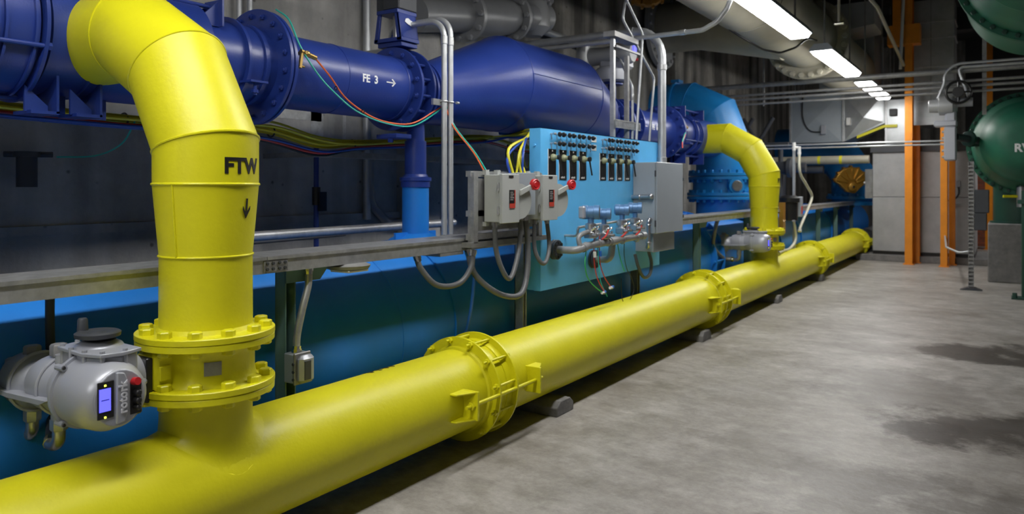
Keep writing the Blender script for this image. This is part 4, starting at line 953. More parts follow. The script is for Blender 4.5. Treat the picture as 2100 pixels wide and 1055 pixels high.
# ------------------------------------------------------------------ conduits above
def cond(name, pts, r, label, bend=.15, m='conduit', coll=(), cat='conduit', grp=None):
    t = thing(name, label, cat, pts[0], grp); MB().tube(pts, r, bend, 16, 8).build('tube', m, t)
    for p, d in coll: MB().lathe(V(p)-V(d)*.03, d, [(0, r*1.02), (.004, r*1.18), (.06, r*1.18), (.064, r*1.02)], 16).build('collar', 'galv', t)
    return t
cond('steel_conduit', [(-3.0, 7.47, 1.84), (-3.0, 7.47, 3.26), (-5, 7.47, 3.26)], .042, 'thick steel conduit rising from the enclosure and bending toward the wall', .3, coll=(((-3.0, 7.47, 2.85), (0, 0, 1)), ((-3.35, 7.47, 3.26), (1, 0, 0)), ((-3.0, 7.47, 1.88), (0, 0, 1))))
for i, (dy, dz) in enumerate(((0, 0), (.075, .03))):
    cond('steel_conduit', [(-3.45, 4.38+dy, 1.25), (-3.45, 4.38+dy, 2.83+dz), (-3.95, 4.38+dy, 2.83+dz), (-4.2, 4.6+dy, 2.7+dz), (-5, 4.6+dy, 2.7+dz)], .021, ('left' if i == 0 else 'right')+' of the two upright conduits in front of the navy line', .13, 'conduit', coll=(((-3.45, 4.38+dy, 2.68), (0, 0, 1)),))
t = thing('conduit_clamp', 'small strut clamp holding the two upright conduits', 'clamp', (-3.45, 4.4, 2.22))
MB().box((-3.49, 4.28, 2.2), (-3.47, 4.5, 2.245)).cyl((-3.43, 4.5, 2.23), (-3.43, 4.53, 2.23), .01, n=8).build('strap', 'galv', t)
MB().torus((-3.45, 4.38, 2.23), (0, 0, 1), .024, .006, 20).torus((-3.45, 4.455, 2.23), (0, 0, 1), .024, .006, 20).build('clips', 'galv', t)
# strut uprights behind the panel
t = thing('strut_tower', 'pair of steel struts with perforated crossbar rising behind the cyan panel', 'frame', (-3.12, 6.6, 1.25))
MB().box((-3.16, 6.56, 1.25), (-3.12, 6.60, 3.08)).build('upright', 'galv', t)
MB().box((-3.16, 6.88, 1.25), (-3.12, 6.92, 2.9)).build('upright', 'galvdull', t)
MB().box((-3.2, 6.5, 3.03), (-3.08, 7.05, 3.08)).box((-3.1, 6.54, 2.93), (-3.08, 7.1, 2.95)).build('top_bracket', 'galvdull', t)
b = MB()
b.box((-3.115, 6.58, 2.17), (-3.105, 7.16, 2.185)).box((-3.115, 6.58, 2.235), (-3.105, 7.16, 2.25))
for k in range(16): b.box((-3.115, 6.58+k*.0375, 2.18), (-3.105, 6.598+k*.0375, 2.24))
b.build('perforated_bar', 'galv', t)
cond('thin_tube', [(-3.1, 6.2, 5.0), (-3.1, 6.81, 3.43), (-3.08, 7.15, 3.157), (-3.08, 6.97, 1.9)], .013, 'thin bent steel tube passing in front of the struts', .06)
cond('thin_tube', [(-3.14, 6.9, 5.0), (-3.14, 6.87, 3.445), (-3.14, 6.8, 3.25), (-3.12, 7.55, 2.76), (-3.12, 7.38, 1.9)], .013, 'thin bent steel tube right of the struts, kinked in the middle', .06)
cond('thin_tube', [(-3.12, 6.99, 1.5), (-3.12, 6.99, 2.6), (-3.3, 7.1, 2.9), (-3.6, 7.6, 3.05)], .014, 'thin tube climbing beside the darker strut toward the grey actuator', .1, coll=(((-3.12, 6.99, 2.5), (0, 0, 1)),))
cond('steel_conduit', [(-4.99, 7.15, 3.114), (-2.459, 7.15, 3.123), (-2.315, 7.15, 3.186), (-2.220, 7.15, 3.301), (-2.165, 7.15, 3.423), (-2.2, 7.15, 3.55)], .024, 'steel conduit curving upward in front of the beige pipe', .12, coll=(((-2.659, 7.15, 3.123), (1, 0, 0)),))
cond('sagging_cable', [(-2.95, 9.6, 3.62), (-2.75, 9.66, 3.469), (-2.6, 9.9, 3.367), (-2.45, 10.15, 3.347), (-2.3, 10.4, 3.446), (-2.2, 10.55, 3.582), (-2.15, 10.9, 3.6)], .014, 'dark cable sagging under the beige pipe to the nearest light', .3, 'black', cat='cable')
cond('steel_conduit', [(-4.94, 5.12, 1.3), (-4.94, 5.12, 5.5)], .035, 'vertical conduit on the concrete wall left of the gearbox bracket')
cond('steel_conduit', [(-4.93, 3.72, 2.5), (-4.93, 3.72, 5.5)], .022, 'left of two slim vertical conduits on the wall above the big flange')
cond('steel_conduit', [(-4.93, 3.82, 2.5), (-4.93, 3.82, 5.5)], .022, 'right of two slim vertical conduits on the wall above the big flange')
cond('wall_pipe', [(-4.9, 5.3, 2.6), (-4.9, 9.5, 3.0)], .06, 'grey pipe along the wall passing behind the navy bulge', m='pipegrey', cat='pipe')
cond('wall_pipe', [(-4.85, 8.0, 3.56), (-4.85, 10.4, 3.54)], .045, 'dark pipe along the wall right of the grey flanged fitting', m='pipegrey', cat='pipe')
cond('wall_pipe', [(-4.3, 2.9, 1.26), (-4.3, 5.6, 1.27)], .035, 'pale grey pipe lying behind the channel beside the near riser', m='galv', cat='pipe')
cond('wall_pipe', [(-4.6, 2.9, 1.2), (-4.6, 4.5, 1.22)], .03, 'lower grey pipe end behind the channel beside the near riser', m='galvdull', cat='pipe')
cond('wall_conduit', [(-4.93, 5.15, 2.0), (-4.93, 5.15, 1.45), (-4.93, 5.4, 1.25), (-4.9, 6.2, 1.25)], .04, 'dark conduit bending along the wall behind the pedestal', .15, 'pipegrey')
t = thing('blue_drop_pipe', 'slim blue vertical pipe with a valve on the dark wall', 'pipe', (-4.7, 4.35, 1.1))
MB().cyl((-4.8, 4.38, 0), (-4.8, 4.38, 1.98), .022, n=14).build('pipe_run', 'navy', t)
MB().cyl((-4.8, 4.38, 1.45), (-4.8, 4.38, 1.6), .035, n=14).box((-4.77, 4.37, 1.4), (-4.75, 4.45, 1.56)).build('ball_valve', 'black', t)
# grey piping high on the wall
t = thing('grey_check_valve', 'grey painted flanged pipe fitting high on the wall above the navy bulge', 'valve', (-4.7, 7.2, 3.5))
a0 = V((-4.65, 5.9, 3.30)); a1 = V((-4.65, 7.75, 3.62)); d = (a1-a0).normalized()
MB().cyl(a0-d*.45, a0+d*.4, .165, n=32).lathe(a0+d*.34, d, [(0, .17), (.1, .19), (.4, .215), (.7, .2), (.9, .185), (.95, .15), (1.15, .135), (1.2, .17), (1.6, .18)], 32).build('pipe_body', 'pipegrey', t)
for s in (.32, 1.2): MB().disc(a0+d*s, d, .27, .05, 40).bolts(a0+d*s, d*-1, .235, 10, .03, .035).build('flange', 'cast', t)
c0 = a0+d*1.72; MB().lathe(c0+V((0, .0, -.22)), (0, 0, 1), [(0, .1), (.1, .19), (.25, .2), (.42, .15)], 24).disc(c0+V((0, 0, .2)), (0, .1, 1), .24, .045).disc(c0+V((0, 0, .25)), (0, .1, 1), .24, .045).bolts(c0+V((0, 0, .2)), (0, -.1, -1), .2, 8, .025, .03).build('bonnet', 'cast', t)
t = thing('wall_instrument', 'small dark cylinder instrument hanging on the wall at the left edge', 'instrument', (-4.9, 2.1, 1.6))
MB().cyl((-4.85, 2.18, 1.6), (-4.85, 2.18, 1.78), .055, n=20).cyl((-4.85, 2.18, 1.78), (-4.85, 2.18, 1.81), .07, n=20).cyl((-4.95, 2.1, 1.795), (-4.8, 2.3, 1.795), .018, n=10).build('bowl', 'darkgrey', t)
wire([(-4.75, 2.3, 1.78), (-4.6, 2.45, 1.79), (-4.4, 2.5, 1.86), (-4.25, 2.5, 2.0)], .005, 'tealwire', 'thin green line from the wall instrument up to the cable bundle', name='signal_line')

# small brass valve and wires on navy line
def brassvalve(y, label, wires):
    x = HX+.27; t = thing('brass_valve', label, 'valve', (x, y, 2.4))
    MB().cyl((HX+.22, y, 2.42), (HX+.32, y, 2.42), .011, n=10).build('nipple', 'brass', t)
    MB().cyl((HX+.3, y-.03, 2.425), (HX+.3, y+.09, 2.40), .015, n=10).ball((HX+.3, y+.02, 2.415), .022, 10).build('body', 'brass', t)
    MB().cyl((HX+.3, y-.02, 2.42), (HX+.31, y-.045, 2.32), .012, n=8).cyl((HX+.31, y-.045, 2.335), (HX+.31, y-.01, 2.33), .006, n=8).build('drain_leg', 'brass', t)
brassvalve(3.17, 'small brass tap just right of the big navy flange', 1)
brassvalve(9.72, 'small brass tap on the far navy flange', 1)
X = HX+.3
wire([(X, 3.26, 2.395), (X, 3.38, 2.3), (X-.02, 3.55, 2.17), (X+.01, 3.8, 2.06), (X+.04, 4.1, 2.05), (X+.06, 4.35, 2.16), (X+.08, 4.45, 2.22)], .0055, 'orangewire', 'orange wire sagging from the brass tap across the FE 3 pipe', name='signal_wire', grp='wires sagging across the FE 3 pipe')
wire([(HX+.1, 3.12, 2.70), (X-.08, 3.12, 2.62), (X, 3.14, 2.45), (X, 3.28, 2.3), (X, 3.42, 2.2), (X+.01, 3.6, 2.1), (X+.02, 3.85, 2.04), (X+.04, 4.12, 2.035), (X+.06, 4.35, 2.14), (X+.08, 4.44, 2.21)], .0055, 'tealwire', 'teal wire sagging beside the orange one across the FE 3 pipe', name='signal_wire', grp='wires sagging across the FE 3 pipe')
for y, z in ((3.42, 2.23), (3.66, 2.1), (4.1, 2.045)): tag(MB().torus((X+.01, y, z), (0, 1, .0), .012, .003, 12, 6).build('cable_tie', 'black'), {3.42: 'upper', 3.66: 'middle', 4.1: 'lower'}[y]+' of the three black ties on the orange and teal wires', 'cable tie', 'ties on the sagging wires')
for i, (m, n_) in enumerate((('orangewire', 'orange'), ('tealwire', 'teal'))):
    wire([(-3.47, 4.42+i*.02, 2.2), (-3.42, 4.45+i*.02, 2.05), (-3.2, 4.4+i*.02, 1.85), (-3.02, 4.28+i*.03, 1.71)], .0055, m, n_+' wire dropping from the clamp to the strut frame', name='signal_wire')
for i, (m, n_) in enumerate((('tealwire', 'teal'), ('redwire', 'red'))):
    wire([(HX+.33, 9.7, 2.36), (HX+.36, 9.55, 2.3-i*.03), (HX+.4, 9.35, 2.18), (HX+.42, 9.3, 2.1)], .009, m, n_+' wire hanging off the far brass tap', name='signal_wire')

# cable bundle along the wall
K = [(-4.3, -1, 1.98), (-4.3, 1.0, 2.0), (-4.3, 1.8, 1.995), (-4.3, 2.45, 1.985), (-4.3, 3.0, 1.99), (-4.3, 3.45, 1.99), (-4.3, 3.9, 1.92), (-4.3, 4.3, 1.93), (-4.3, 5.05, 1.985), (-4.25, 5.9, 2.06)]
rows = ['yellowwire', 'yellowwire', 'bluewire', 'yellowwire', 'yellowwire', 'redwire', 'yellowwire', 'letterblack', 'yellowwire', 'yellowwire', 'bluewire']
nm = {'tealwire': 'teal', 'yellowwire': 'yellow', 'bluewire': 'blue', 'redwire': 'red', 'letterblack': 'black'}
for i, m in enumerate(rows):
    rr = .008+.003*random.random(); ox = .02*math.cos(i*2.4)+.008*i; oz = .042*math.sin(i*2.4)
    pts = [(x+ox+random.uniform(-.006, .006), y, z+oz*(1.5 if 3 < y < 4.2 else .8)+random.uniform(-.008, .008)-(.03 if 3.4 < y < 4.1 and i % 2 else 0)) for x, y, z in K]
    end = [(-3.6, 5.8, 2.08+oz), (-3.25, 5.2, 2.0), (-3.05+random.uniform(-.04, .04), 4.82-.02*i+random.uniform(-.04, .04), 1.86+random.uniform(-.03, .03)), (-3.0, 4.8-.022*i+random.uniform(-.02, .02), 1.69)] if i % 2 == 0 else [(-4.2, 6.6, 2.0+oz), (-4.0, 7.2, 1.95)]
    e0 = [(-4.2+.03*i, 6.0, 2.08)] if i % 2 == 0 else []
    tag(MB().wire(pts+e0+end, rr, 6, 5).build('power_cable', m), (nm[m]+' cable in the bundle along the wall, curving down to the switch boxes') if i % 2 == 0 else (nm[m]+' cable in the wall bundle running on behind the cyan panel'), 'cable', 'cables bundled along the wall')
for y, z, l in ((2.45, 1.99, 'left of the near riser'), (3.5, 1.99, 'right of the near riser'), (4.28, 1.93, 'below the FE 3 pipe'), (5.1, 1.99, 'right of the pedestal')):
    tag(MB().torus((-4.29, y, z), (0, 1, 0), .04, .006, 16, 6).build('cable_tie', 'black'), 'black tie round the yellow cable bundle '+l, 'cable tie', 'ties on the cable bundle')
t = thing('cable_strut', 'long dark strut under the cable bundle behind the pedestal', 'strut', (-4.5, 5, 1.9))
MB().box((-4.42, 3.95, 1.83), (-4.3, 6.9, 1.875)).build('rail', 'galvdull', t); MB().box((-5, 4.0, 1.83), (-4.4, 4.05, 1.87)).box((-5, 6.3, 1.83), (-4.4, 6.35, 1.87)).build('wall_arm', 'galvdull', t)
cond('blue_tube', [(-4.05, 6.0, 2.12), (-3.3, 5.9, 2.08), (-3.15, 5.6, 2.02)], .02, 'blue tube end behind the left edge of the cyan panel', m='bluefit', cat='tube')
t = thing('coiled_cable', 'coil of yellow and black spare cable behind the panel edge', 'cable', (-4.3, 6.4, 1.75))
for k in range(4): MB().torus((-4.3+.02*k, 6.55+.08*k, 1.93), (1, .3, 0), .12, .008, 28, 6).build('loop', 'yellowwire' if k % 2 else 'letterblack', t)

# ------------------------------------------------------------------ beige pipes at the ceiling
GX, GZ = -2.75, 4.05
t = thing('beige_overhead_pipe', 'large beige pipe running overhead beside the row of lights', 'pipe', (GX, 8, GZ))
MB().cyl((GX, 2.0, GZ), (GX, 13.15, GZ), .48, n=64).build('pipe_run', 'beige', t)
MB().torus((GX, 9.6, GZ), (0, 1, 0), .48, .006, 64).build('weld_bead', 'beige', t)
MB().ring((GX, 13.13, GZ), (0, 1, 0), .66, .47, .06, 64).build('flange', 'beige', t); MB().bolts((GX, 13.13, GZ), (0, -1, 0), .6, 26, .05, .06).build('flange_bolts', 'beige', t)
t = thing('beige_overhead_pipe', 'far length of the beige overhead pipe beyond its bolted flange', 'pipe', (GX, 16, GZ))
MB().cyl((GX, 13.2, GZ), (GX, 17.4, GZ), .48, n=64).ring((GX, 13.2, GZ), (0, 1, 0), .66, .47, .06, 64).build('pipe_run', 'beige', t)
t = thing('beige_branch_pipe', 'beige branch pipe coming out of the wall to the overhead pipe', 'pipe', (-4.5, 12.2, 4.2))
b = MB(); b.mitre([(-4.995, 12.2, 4.3), (-4.2, 12.2, 4.3), (-2.8, 12.1, 3.98)], .42, 48); b.build('pipe_run', 'beige', t, sharp=15)
MB().ring((-4.93, 12.2, 4.3), (1, 0, 0), .68, .41, .07, 56).bolts((-4.86, 12.2, 4.3), (1, 0, 0), .6, 24, .035, .04).build('wall_flange', 'cast', t)

# cross conduits
CY = 14.0
for x0, z, r, l in ((-4.95, 3.46, .045, 'thickest cross conduit, highest of the four'), (-4.95, 3.29, .024, 'second highest cross conduit'), (-4.95, 3.21, .024, 'third highest cross conduit'), (-4.95, 3.12, .02, 'lowest of the four cross conduits')):
    cond('cross_conduit', [(x0, CY, z), (6.6, CY, z)], r, l+' spanning the hall', grp='conduits crossing the hall', m='galvdull')
t = thing('conduit_hanger', 'thin vertical strap hanger on the cross conduits left of the lights', 'hanger', (-4.0, CY, 3.1)); MB().box((-3.7, CY+.06, 3.08), (-3.67, CY+.08, 5.1)).build('strap', 'galvdull', t)
t = thing('conduit_hanger', 'thin vertical strap hanger on the cross conduits near the green tanks', 'hanger', (-.35, CY, 3.0)); MB().box((-.3, CY+.13, 2.75), (-.24, CY+.15, 5.1)).build('strap', 'galvdull', t)
cond('actuator_conduit', [(2.0, 13.9, 3.56), (-.65, 13.9, 3.56), (-.80, 13.9, 3.42), (-.81, 13.9, 3.25), (-.9, 13.9, 3.02)], .022, 'upper curved conduit coming down to the grey motor by the green tank', .25)
cond('actuator_conduit', [(2.0, 13.9, 3.49), (-.62, 13.9, 3.5), (-.45, 13.9, 2.95)], .024, 'lower bent conduit coming down to the grey motor by the green tank', .06)
for z, l in ((2.40, 'upper'), (2.34, 'lower')):
    cond('low_conduit', [(-4.95, 15.0, z), (-.8, 15.0, z)], .015, l+' of two thin horizontal conduits passing in front of the orange columns', grp='low conduits by the columns')
cond('white_cross_pipe', [(-4.9, 17.9, 2.2), (-2.45, 17.9, 2.2)], .09, 'pale pipe with yellow bands left of the grey cabinet', m='beige', cat='pipe')
for x in (-3.5, -3.05): tag(MB().lathe((x, 17.9, 2.2), (1, 0, 0), [(0, .0915), (0, .093), (.06, .093), (.06, .0915)], 20, False, True).build('pipe_band', 'yellowwire'), ('left' if x < -3.2 else 'right')+' yellow band on the pale pipe', 'band', 'yellow bands')

# ------------------------------------------------------------------ grey cabinet, ducts, orange columns
t = thing('sheet_metal_cabinet', 'tall grey sheet metal cabinet behind the orange columns', 'cabinet', (-1.47, 18.9, 0))
b = MB()
MB().box((-2.44, 18.3, .2), (-.52, 20.2, 1.38), e=.01).build('lower_panel', 'sheetpale', t)
MB().box((-2.44, 18.3, 1.385), (-.52, 20.2, 2.36), e=.01).build('upper_panel', 'sheetpale', t)
for x in (-1.62, -.98): MB().box((x, 18.28, .2), (x+.05, 18.3, 2.36)).build('seam_strip', 'darkgrey', t)
MB().box((-2.44, 18.35, .13), (-.52, 20.1, .2)).build('toe_gap', 'black', t)
MB().box((-2.48, 18.25, 2.36), (-.5, 20.2, 2.5)).build('top_edge', 'darkgrey', t)
MB().box((-2.62, 18.5, 1.35), (-2.44, 18.9, 2.0)).build('side_box', 'galvdull', t)
tag(MB().box((-2.75, 18.05, 0), (-.15, 20.3, .13)).build('concrete_plinth', 'concrete', bevel=.01), 'low concrete plinth under the grey cabinet', 'plinth')
t = thing('wall_outlet', 'small outlet with hanging cord on the right of the grey cabinet', 'outlet', (-.8, 18.25, 1.6))
MB().box((-.85, 18.24, 1.6), (-.77, 18.3, 1.72), e=.005).build('box_body', 'actgrey', t); MB().wire([(-.8, 18.22, 1.6), (-.8, 18.2, 1.45), (-.9, 18.2, 1.33), (-1.05, 18.2, 1.32)], .015, 8).build('cord', 'darkgrey', t)
t = thing('vertical_duct', 'upright silver duct right of the near orange column', 'duct', (-1.3, 18.5, 2.9))
MB().box((-1.74, 18.31, 2.92), (-.88, 19.2, 5.59), e=.01).build('duct_shell', 'sheet', t)
for z in (3.42, 4.15, 4.75, 5.1): MB().box((-1.76, 18.295, z), (-.86, 19.2, z+.02)).build('seam', 'galv', t)
MB().box((-1.32, 18.3, 3.42), (-1.305, 18.31, 5.58)).build('centre_seam', 'galvdull', t)
cond('white_pole', [(-1.78, 17.2, 4.0), (-1.72, 17.2, 5.5)], .03, 'thin pale upright pole left of the vertical duct', m='label', cat='pole')
def xduct(x0, x1, y0, z0, z1, label, m, dy=1.0, cross=True, zr=None):
    t = thing('sheet_metal_duct', label, 'duct', ((x0+x1)/2, y0, z0), 'ducts left of the orange columns'); zr = z0 if zr is None else zr
    b = MB().prism([(x0, z0), (x1, zr), (x1, z1), (x0, z1)], (0, y0, 0), (1, 0, 0), (0, 0, 1), (0, dy, 0)); b.build('duct_shell', m, t)
    if cross:   # cross-broken face: shallow pyramid
        b = MB(); c = V(((x0+x1)/2, y0-.06, (z0+z1)/2)); q = [V((x0+.03, y0-.001, z0+.03)), V((x1-.03, y0-.001, zr+.03)), V((x1-.03, y0-.001, z1-.03)), V((x0+.03, y0-.001, z1-.03))]
        b.v = q+[c]; b.f = [(0, 1, 4), (1, 2, 4), (2, 3, 4), (3, 0, 4)]; b.build('cross_broken_face', m, t, sharp=1)
    MB().box((x0-.03, y0-.03, min(z0, zr)), (x0+.01, y0+dy, z1)).build('joint_flange', 'galv', t)
    for yy in (y0+.2, y0+dy-.2): MB().cyl((x0+.05, yy, z1), (x0+.05, yy, 5.6), .012, n=8).build('hanger_rod', 'galvdull', t)
    return t
xduct(-4.17, -3.07, 18.3, 2.62, 3.72, 'darker grey duct with a cable looped on its face', 'encl')
silver_duct = xduct(-3.03, -2.2, 18.3, 2.62, 3.66, 'bright silver duct with creased face in the middle of the duct row', 'sheet', zr=3.0)
xduct(-2.16, -1.8, 18.3, 2.55, 3.5, 'narrow silver duct with a small dark box, next to the orange column', 'sheet', cross=False)
tag(MB().box((-2.1, 18.2, 3.15), (-1.95, 18.3, 3.3), e=.01).build('junction_box', 'darkgrey'), 'small dark box on the narrow silver duct', 'box')
tag(MB().box((-3.5, 18.2, 2.8), (-3.4, 18.29, 3.0), e=.01).build('junction_box', 'actgrey'), 'pale box on the darker duct where its cable ends', 'box')
tag(MB().box((-2.97, 18.2, 2.98), (-2.88, 18.305, 3.15), e=.01).build('junction_box', 'label'), 'white box on the bright silver duct', 'box')
wire([(-3.9, 18.25, 3.72), (-3.9, 18.25, 3.2), (-3.75, 18.25, 2.9), (-3.45, 18.22, 2.85)], .014, 'black', 'dark cable looping on the darker duct face', name='duct_cable')
MB().prism([(-2.75, 2.68), (-2.2, 2.9), (-1.95, 2.9), (-1.95, 2.96), (-2.2, 2.96), (-2.75, 2.74)], (0, 18.24, 0), (1, 0, 0), (0, 0, 1), (0, .06, 0)).build('yellow_strap', 'yellow', silver_duct)
def column(x, y, w, label, z1=5.6, dp=.3):
    t = thing('orange_column', label, 'column', (x+w/2, y, 0), 'orange steel columns')
    b = MB().box((x, y, .0), (x+w, y+.018, z1)).box((x, y+dp, 0), (x+w, y+dp+.018, z1)).box((x+w/2-.008, y+.018, 0), (x+w/2+.008, y+dp, z1)); b.build('i_section', 'orange', t)
    MB().box((x-.03, y-.03, 0), (x+w+.03, y+dp+.04, .015)).build('base_plate', 'orange', t)
    return t
column(-1.73, 17.5, .14, 'orange steel column standing nearest the yellow pipe')
column(-1.08, 17.35, .12, 'orange steel column in front of the cabinet, nearer the green tanks', 2.9)
column(-1.61, 17.98, .11, 'orange steel column close behind and right of the nearest orange column', 2.9, .18)
column(-.96, 17.85, .11, 'orange steel column close behind the one nearer the green tanks', 2.9, .2)
column(-.42, 22.8, .16, 'distant orange column seen between cabinet and green pedestal')
t = thing('orange_beam', 'orange steel beam end joining the near column high up', 'beam', (-1.9, 17.5, 4.6)); MB().box((-2.05, 17.45, 4.55), (-1.45, 17.8, 4.95)).box((-1.95, 17.45, 4.95), (-1.8, 17.8, 5.6)).build('beam_end', 'orange', t)
t = thing('overhead_duct', 'grey duct high above the far lights', 'duct', (-2.6, 17.6, 4.3)); MB().prism([(-3.9, 4.5), (-2.1, 4.75), (-2.1, 5.2), (-3.9, 5.2)], (0, 16.0, 0), (1, 0, 0), (0, 0, 1), (0, 1.2, 0)).build('duct_shell', 'sheetpale', t)
t = thing('overhead_duct', 'dark duct hanging behind the second light', 'duct', (-3.0, 19, 3.8)); MB().box((-3.4, 17.5, 3.75), (-2.3, 19, 5.0), e=.01).build('duct_shell', 'sheetpale', t)
cond('slanting_conduit', [(-1.95, 7.2, 4.45), (-1.75, 9.5, 4.4), (-1.6, 12.5, 4.3), (-1.7, 17.0, 4.05)], .03, 'pale conduit slanting along the ceiling right of the lights', m='beige')
t = thing('camera_pole', 'thin ceiling pole with small bright nozzle above the second light', 'pole', (-1.9, 10.5, 3.9)); MB().cyl((-1.78, 10.4, 3.72), (-1.78, 10.4, 5.6), .018, n=10).build('pole', 'beige', t); MB().cyl((-1.83, 10.4, 3.7), (-1.72, 10.4, 3.7), .022, n=10).build('nozzle', 'chrome', t)

# ------------------------------------------------------------------ items beyond far riser
t = thing('instrument_stand', 'slim upright strut with a white tee on top beyond the far yellow riser', 'stand', (-3.0, 13.4, 0))
MB().box((-3.02, 13.36, 0), (-2.98, 13.4, 2.3)).build('upright', 'galv', t); MB().cyl((-3.0, 13.38, 2.22), (-3.0, 13.38, 2.36), .03, n=8).cyl((-3.03, 13.38, 2.27), (-2.93, 13.4, 2.27), .025, n=8).cyl((-2.92, 13.4, 2.17), (-2.92, 13.4, 2.29), .027, n=8).build('tee_fitting', 'label', t)
t = thing('black_transmitter', 'black cylinder instrument right beside the far yellow riser', 'instrument', (-3.0, 13.1, 1.0))
MB().lathe((-3.0, 13.05, 1.04), (0, 0, 1), [(0, .1), (.01, .13), (.3, .135), (.31, .165), (.38, .165), (.42, .1)], 24).build('body', 'black', t)
MB().box((-2.95, 13.2, 1.1), (-2.85, 13.36, 1.44), e=.01).build('clear_gauge', 'encl', t)
MB().box((-2.852, 13.22, 1.15), (-2.848, 13.34, 1.28)).build('red_mark', 'reddish', t)
MB().box((-3.05, 12.55, .85), (-2.98, 12.7, 1.35)).build('brass_plate', 'gold', t)
MB().box((-3.07, 12.5, 1.2), (-3.03, 13.4, 1.24)).build('mounting_bar', 'galv', t)
flex([(-2.92, 13.4, 2.18), (-2.9, 13.36, 1.85), (-2.9, 13.9, 1.62), (-2.9, 14.3, 1.43), (-2.9, 13.95, 1.2), (-2.9, 13.4, .93), (-2.9, 13.34, .86)], .024, 'cream hose falling in a curve from the white tee', 'whitewire', 'label', name='hose', cat='hose')
flex([(-2.9, 12.92, 1.04), (-2.9, 13.05, .74), (-2.9, 12.65, .61), (-2.85, 12.0, .62), (-2.8, 11.5, .62)], .022, 'cream hose curling under the far yellow valve', 'whitewire', 'silver', name='hose', cat='hose')
cond('bent_pipe', [(-4.3, 18.0, 1.0), (-4.3, 18.0, 2.0), (-3.4, 18.0, 2.0)], .09, 'dark navy bent pipe in the shadow left of the gold gear', .2, 'darkgrey', cat='pipe')
t = thing('dark_valve', 'dark flanged valve behind the far yellow riser', 'valve', (-4.0, 15.6, 1.5))
MB().lathe((-4.3, 16.2, 2.0), (1, 0, 0), [(0, .1), (.1, .1), (.12, .2), (.2, .2), (.25, .12), (.5, .14), (.55, .2), (.62, .2), (.66, .1), (.9, .1)], 24).cyl((-3.9, 16.2, 1.2), (-3.9, 16.2, 2.4), .05, n=12).build('body', 'darkgrey', t)
for x in (-4.6, -4.2): cond('wall_frame', [(x-.3, 15.6, 3.0), (x, 15.6, 2.5), (x+.3, 15.6, 3.0)], .04, ('left' if x < -4.4 else 'right')+' dark brace on the stained wall behind the blue elbow', .02, 'darkgrey', cat='brace')
cond('wall_frame', [(-4.9, 15.6, 2.45), (-3.6, 15.6, 2.45)], .05, 'dark horizontal strut under the wall braces', .02, 'darkgrey', cat='brace')

# ------------------------------------------------------------------ green tanks on the right
def tank(cx, cy, cz, R, label, letters=None, ydir=-1):
    t = thing('green_tank', label, 'tank', (cx, cy, cz))
    MB().lathe((cx, cy, cz), (0, ydir, 0), [(-1.6, R*.93), (0, R*.93), (0, R*.93), (.35, R*.86), (.6, R*.74), (.62, R*.76), (.66, R*.76), (.68, R*.73), (.95, R*.66), (1.12, R*.52), (1.2, R*.4), (1.22, R*.28), (1.221, .01)], 72).build('shell', 'green', t, sharp=70)
    MB().ring((cx, cy-.06, cz), (0, 1, 0), R, R*.86, .06, 72).ring((cx, cy+.02, cz), (0, 1, 0), R, R*.86, .06, 72).build('flange', 'green', t)
    MB().bolts((cx, cy-.06, cz), (0, -1, 0), R*.945, 40, .032, .04).build('flange_bolts', 'dkgreen', t)
    MB().box((cx-R*.93, cy-.6, cz-.05), (cx-R*.72, cy-.55, cz+.05)).box((cx-R*.93, cy-.45, cz-.04), (cx-R*.72, cy-.4, cz+.04)).build('side_lug', 'dkgreen', t)
    if letters:
        text(letters, .17, (cx-.04, cy-1.2225, cz-.12), V((1, .0, 0)), (0, 0, 1), 'lettering', 'white', t, depth=.002, bold=.006)
    return t
tank(.30, 15.0, 2.31, .85, 'green dished tank at the right edge, lettered RW', 'RW')
tank(.42, 11.2, 4.34, .98, 'dark green tank overhead in the top right corner')
t = thing('tank_skirt', 'dark green skirt support under the green tank', 'support', (.2, 15.6, 1.0)); MB().lathe((.2, 15.6, .985), (0, 0, 1), [(0, .42), (.03, .42), (.03, .37), (.8, .37)], 36).build('skirt', 'dkgreen', t)
tag(MB().box((-.24, 15.05, 0), (1.2, 16.3, .985), e=.015).build('concrete_pedestal', 'concrete'), 'square dark concrete pedestal under the green tank', 'pedestal')
t = thing('green_post', 'green steel post with foot plate at the right edge', 'post', (.25, 13.05, 0))
MB().cyl((.25, 13.05, 0), (.25, 13.05, 1.55), .05, n=20).build('upright', 'dkgreen', t); MB().box((.08, 12.9, 0), (.42, 13.2, .02)).build('foot_plate', 'dkgreen', t); MB().hexb((.12, 12.95, .02), (0, 0, 1), .03, .07).build('anchor_bolt', 'dkgreen', t); MB().disc((.25, 13.05, 1.36), (0, 0, 1), .1, .06).build('top_collar', 'dkgreen', t)
t = thing('drain_valve', 'small drain valve with yellow lever below the green tank', 'valve', (.2, 14.7, 1.4)); MB().cyl((.22, 14.6, 1.28), (.22, 14.6, 1.62), .06, n=16).build('body', 'silver', t); MB().cyl((.22, 14.6, 1.45), (-.02, 14.5, 1.45), .022, n=10).build('lever', 'yellow', t); MB().cyl((.22, 14.6, 1.58), (.22, 14.7, 1.8), .07, n=16).build('neck', 'dkgreen', t)
t = thing('perforated_post', 'dark perforated strut post standing before the concrete pedestal', 'post', (-.44, 13.7, 0))
b = MB().box((-.475, 13.72, .01), (-.468, 13.77, 2.0)).box((-.407, 13.72, .01), (-.40, 13.77, 2.0)).box((-.475, 13.765, .01), (-.40, 13.772, 2.0))
for k in range(32): b.box((-.468, 13.72, .05+k*.06), (-.407, 13.727, .078+k*.06))
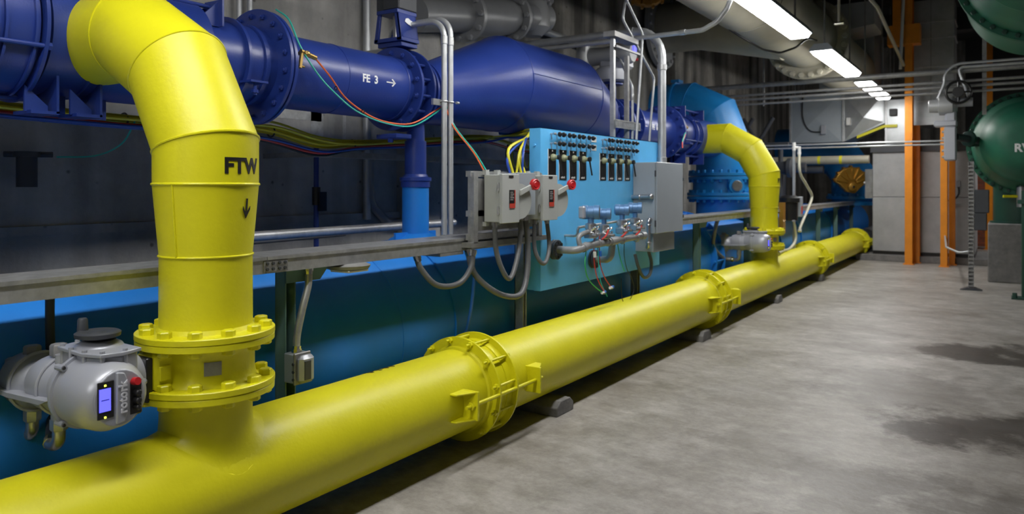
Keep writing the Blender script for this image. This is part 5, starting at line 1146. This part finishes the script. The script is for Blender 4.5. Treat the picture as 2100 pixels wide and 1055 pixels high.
b.build('upright', 'galvdull', t); MB().prism([(-.15, 0), (.15, 0), (.05, .04), (-.05, .04)], (-.437, 13.65, 0), (1, 0, 0), (0, 0, 1), (0, .2, 0)).build('foot_plate', 'darkgrey', t)
t = thing('control_box', 'dark stacked control box on the perforated post', 'box', (-.38, 13.8, .95)); MB().box((-.398, 13.72, .93), (-.23, 13.95, 1.2), e=.01).box((-.398, 13.72, 1.2), (-.2, 13.95, 1.56), e=.01).build('box_body', 'darkgrey', t)
cond('low_conduit', [(-1.0, 17.36, .62), (-.8, 14.2, .62), (-.6, 13.75, .57), (-.45, 13.75, .6)], .015, 'short conduit joining the perforated post low down', .08)
# grey motor actuator left of the green tank
t = thing('electric_actuator', 'grey motor actuator with a black handwheel left of the green tank', 'actuator', (-.7, 13.9, 2.1))
MB().lathe((-1.03, 13.9, 2.9), (1, .0, 0), [(0, .08), (.01, .1), (.14, .11), (.15, .15), (.2, .155), (.34, .15), (.4, .1)], 28).build('motor_housing', 'cast', t)
MB().box((-.8, 13.82, 2.62), (-.64, 14.0, 2.98), e=.03).build('gear_case', 'actgrey', t)
MB().box((-.95, 13.8, 2.56), (-.63, 14.0, 2.66), e=.02).build('mounting_foot', 'actgrey', t)
MB().box((-.81, 13.8, 2.02), (-.64, 14.0, 2.56), e=.02).build('yoke', 'actgrey', t)
for k in range(5): MB().cyl((-.84, 13.85, 2.08+k*.1), (-.8, 13.85, 2.08+k*.1), .02, n=8).build('side_bolt', 'galv', t)
MB().cyl((-.68, 13.9, 2.94), (-.42, 13.9, 2.94), .07, n=20).build('side_motor', 'actgrey', t)
MB().torus((-.61, 13.75, 3.09), (.2, -1, 0), .17, .022, 36, 8).cyl((-.77, 13.75, 3.09), (-.45, 13.75, 3.09), .014, n=8).cyl((-.61, 13.75, 2.93), (-.61, 13.75, 3.25), .014, n=8).disc((-.61, 13.75, 3.09), (0, -1, 0), .08, .05).build('handwheel', 'black', t)
MB().cyl((-.61, 13.74, 3.09), (-.62, 13.88, 2.95), .03, n=12).build('wheel_shaft', 'darkgrey', t)
MB().cyl((-.66, 13.95, 2.4), (-.3, 14.5, 2.35), .06, n=16).build('drive_shaft', 'darkgrey', t)
MB().disc((-.5, 14.2, 2.38), (.5, .8, -.05), .12, .05, 20).build('shaft_flange', 'dkgreen', t)
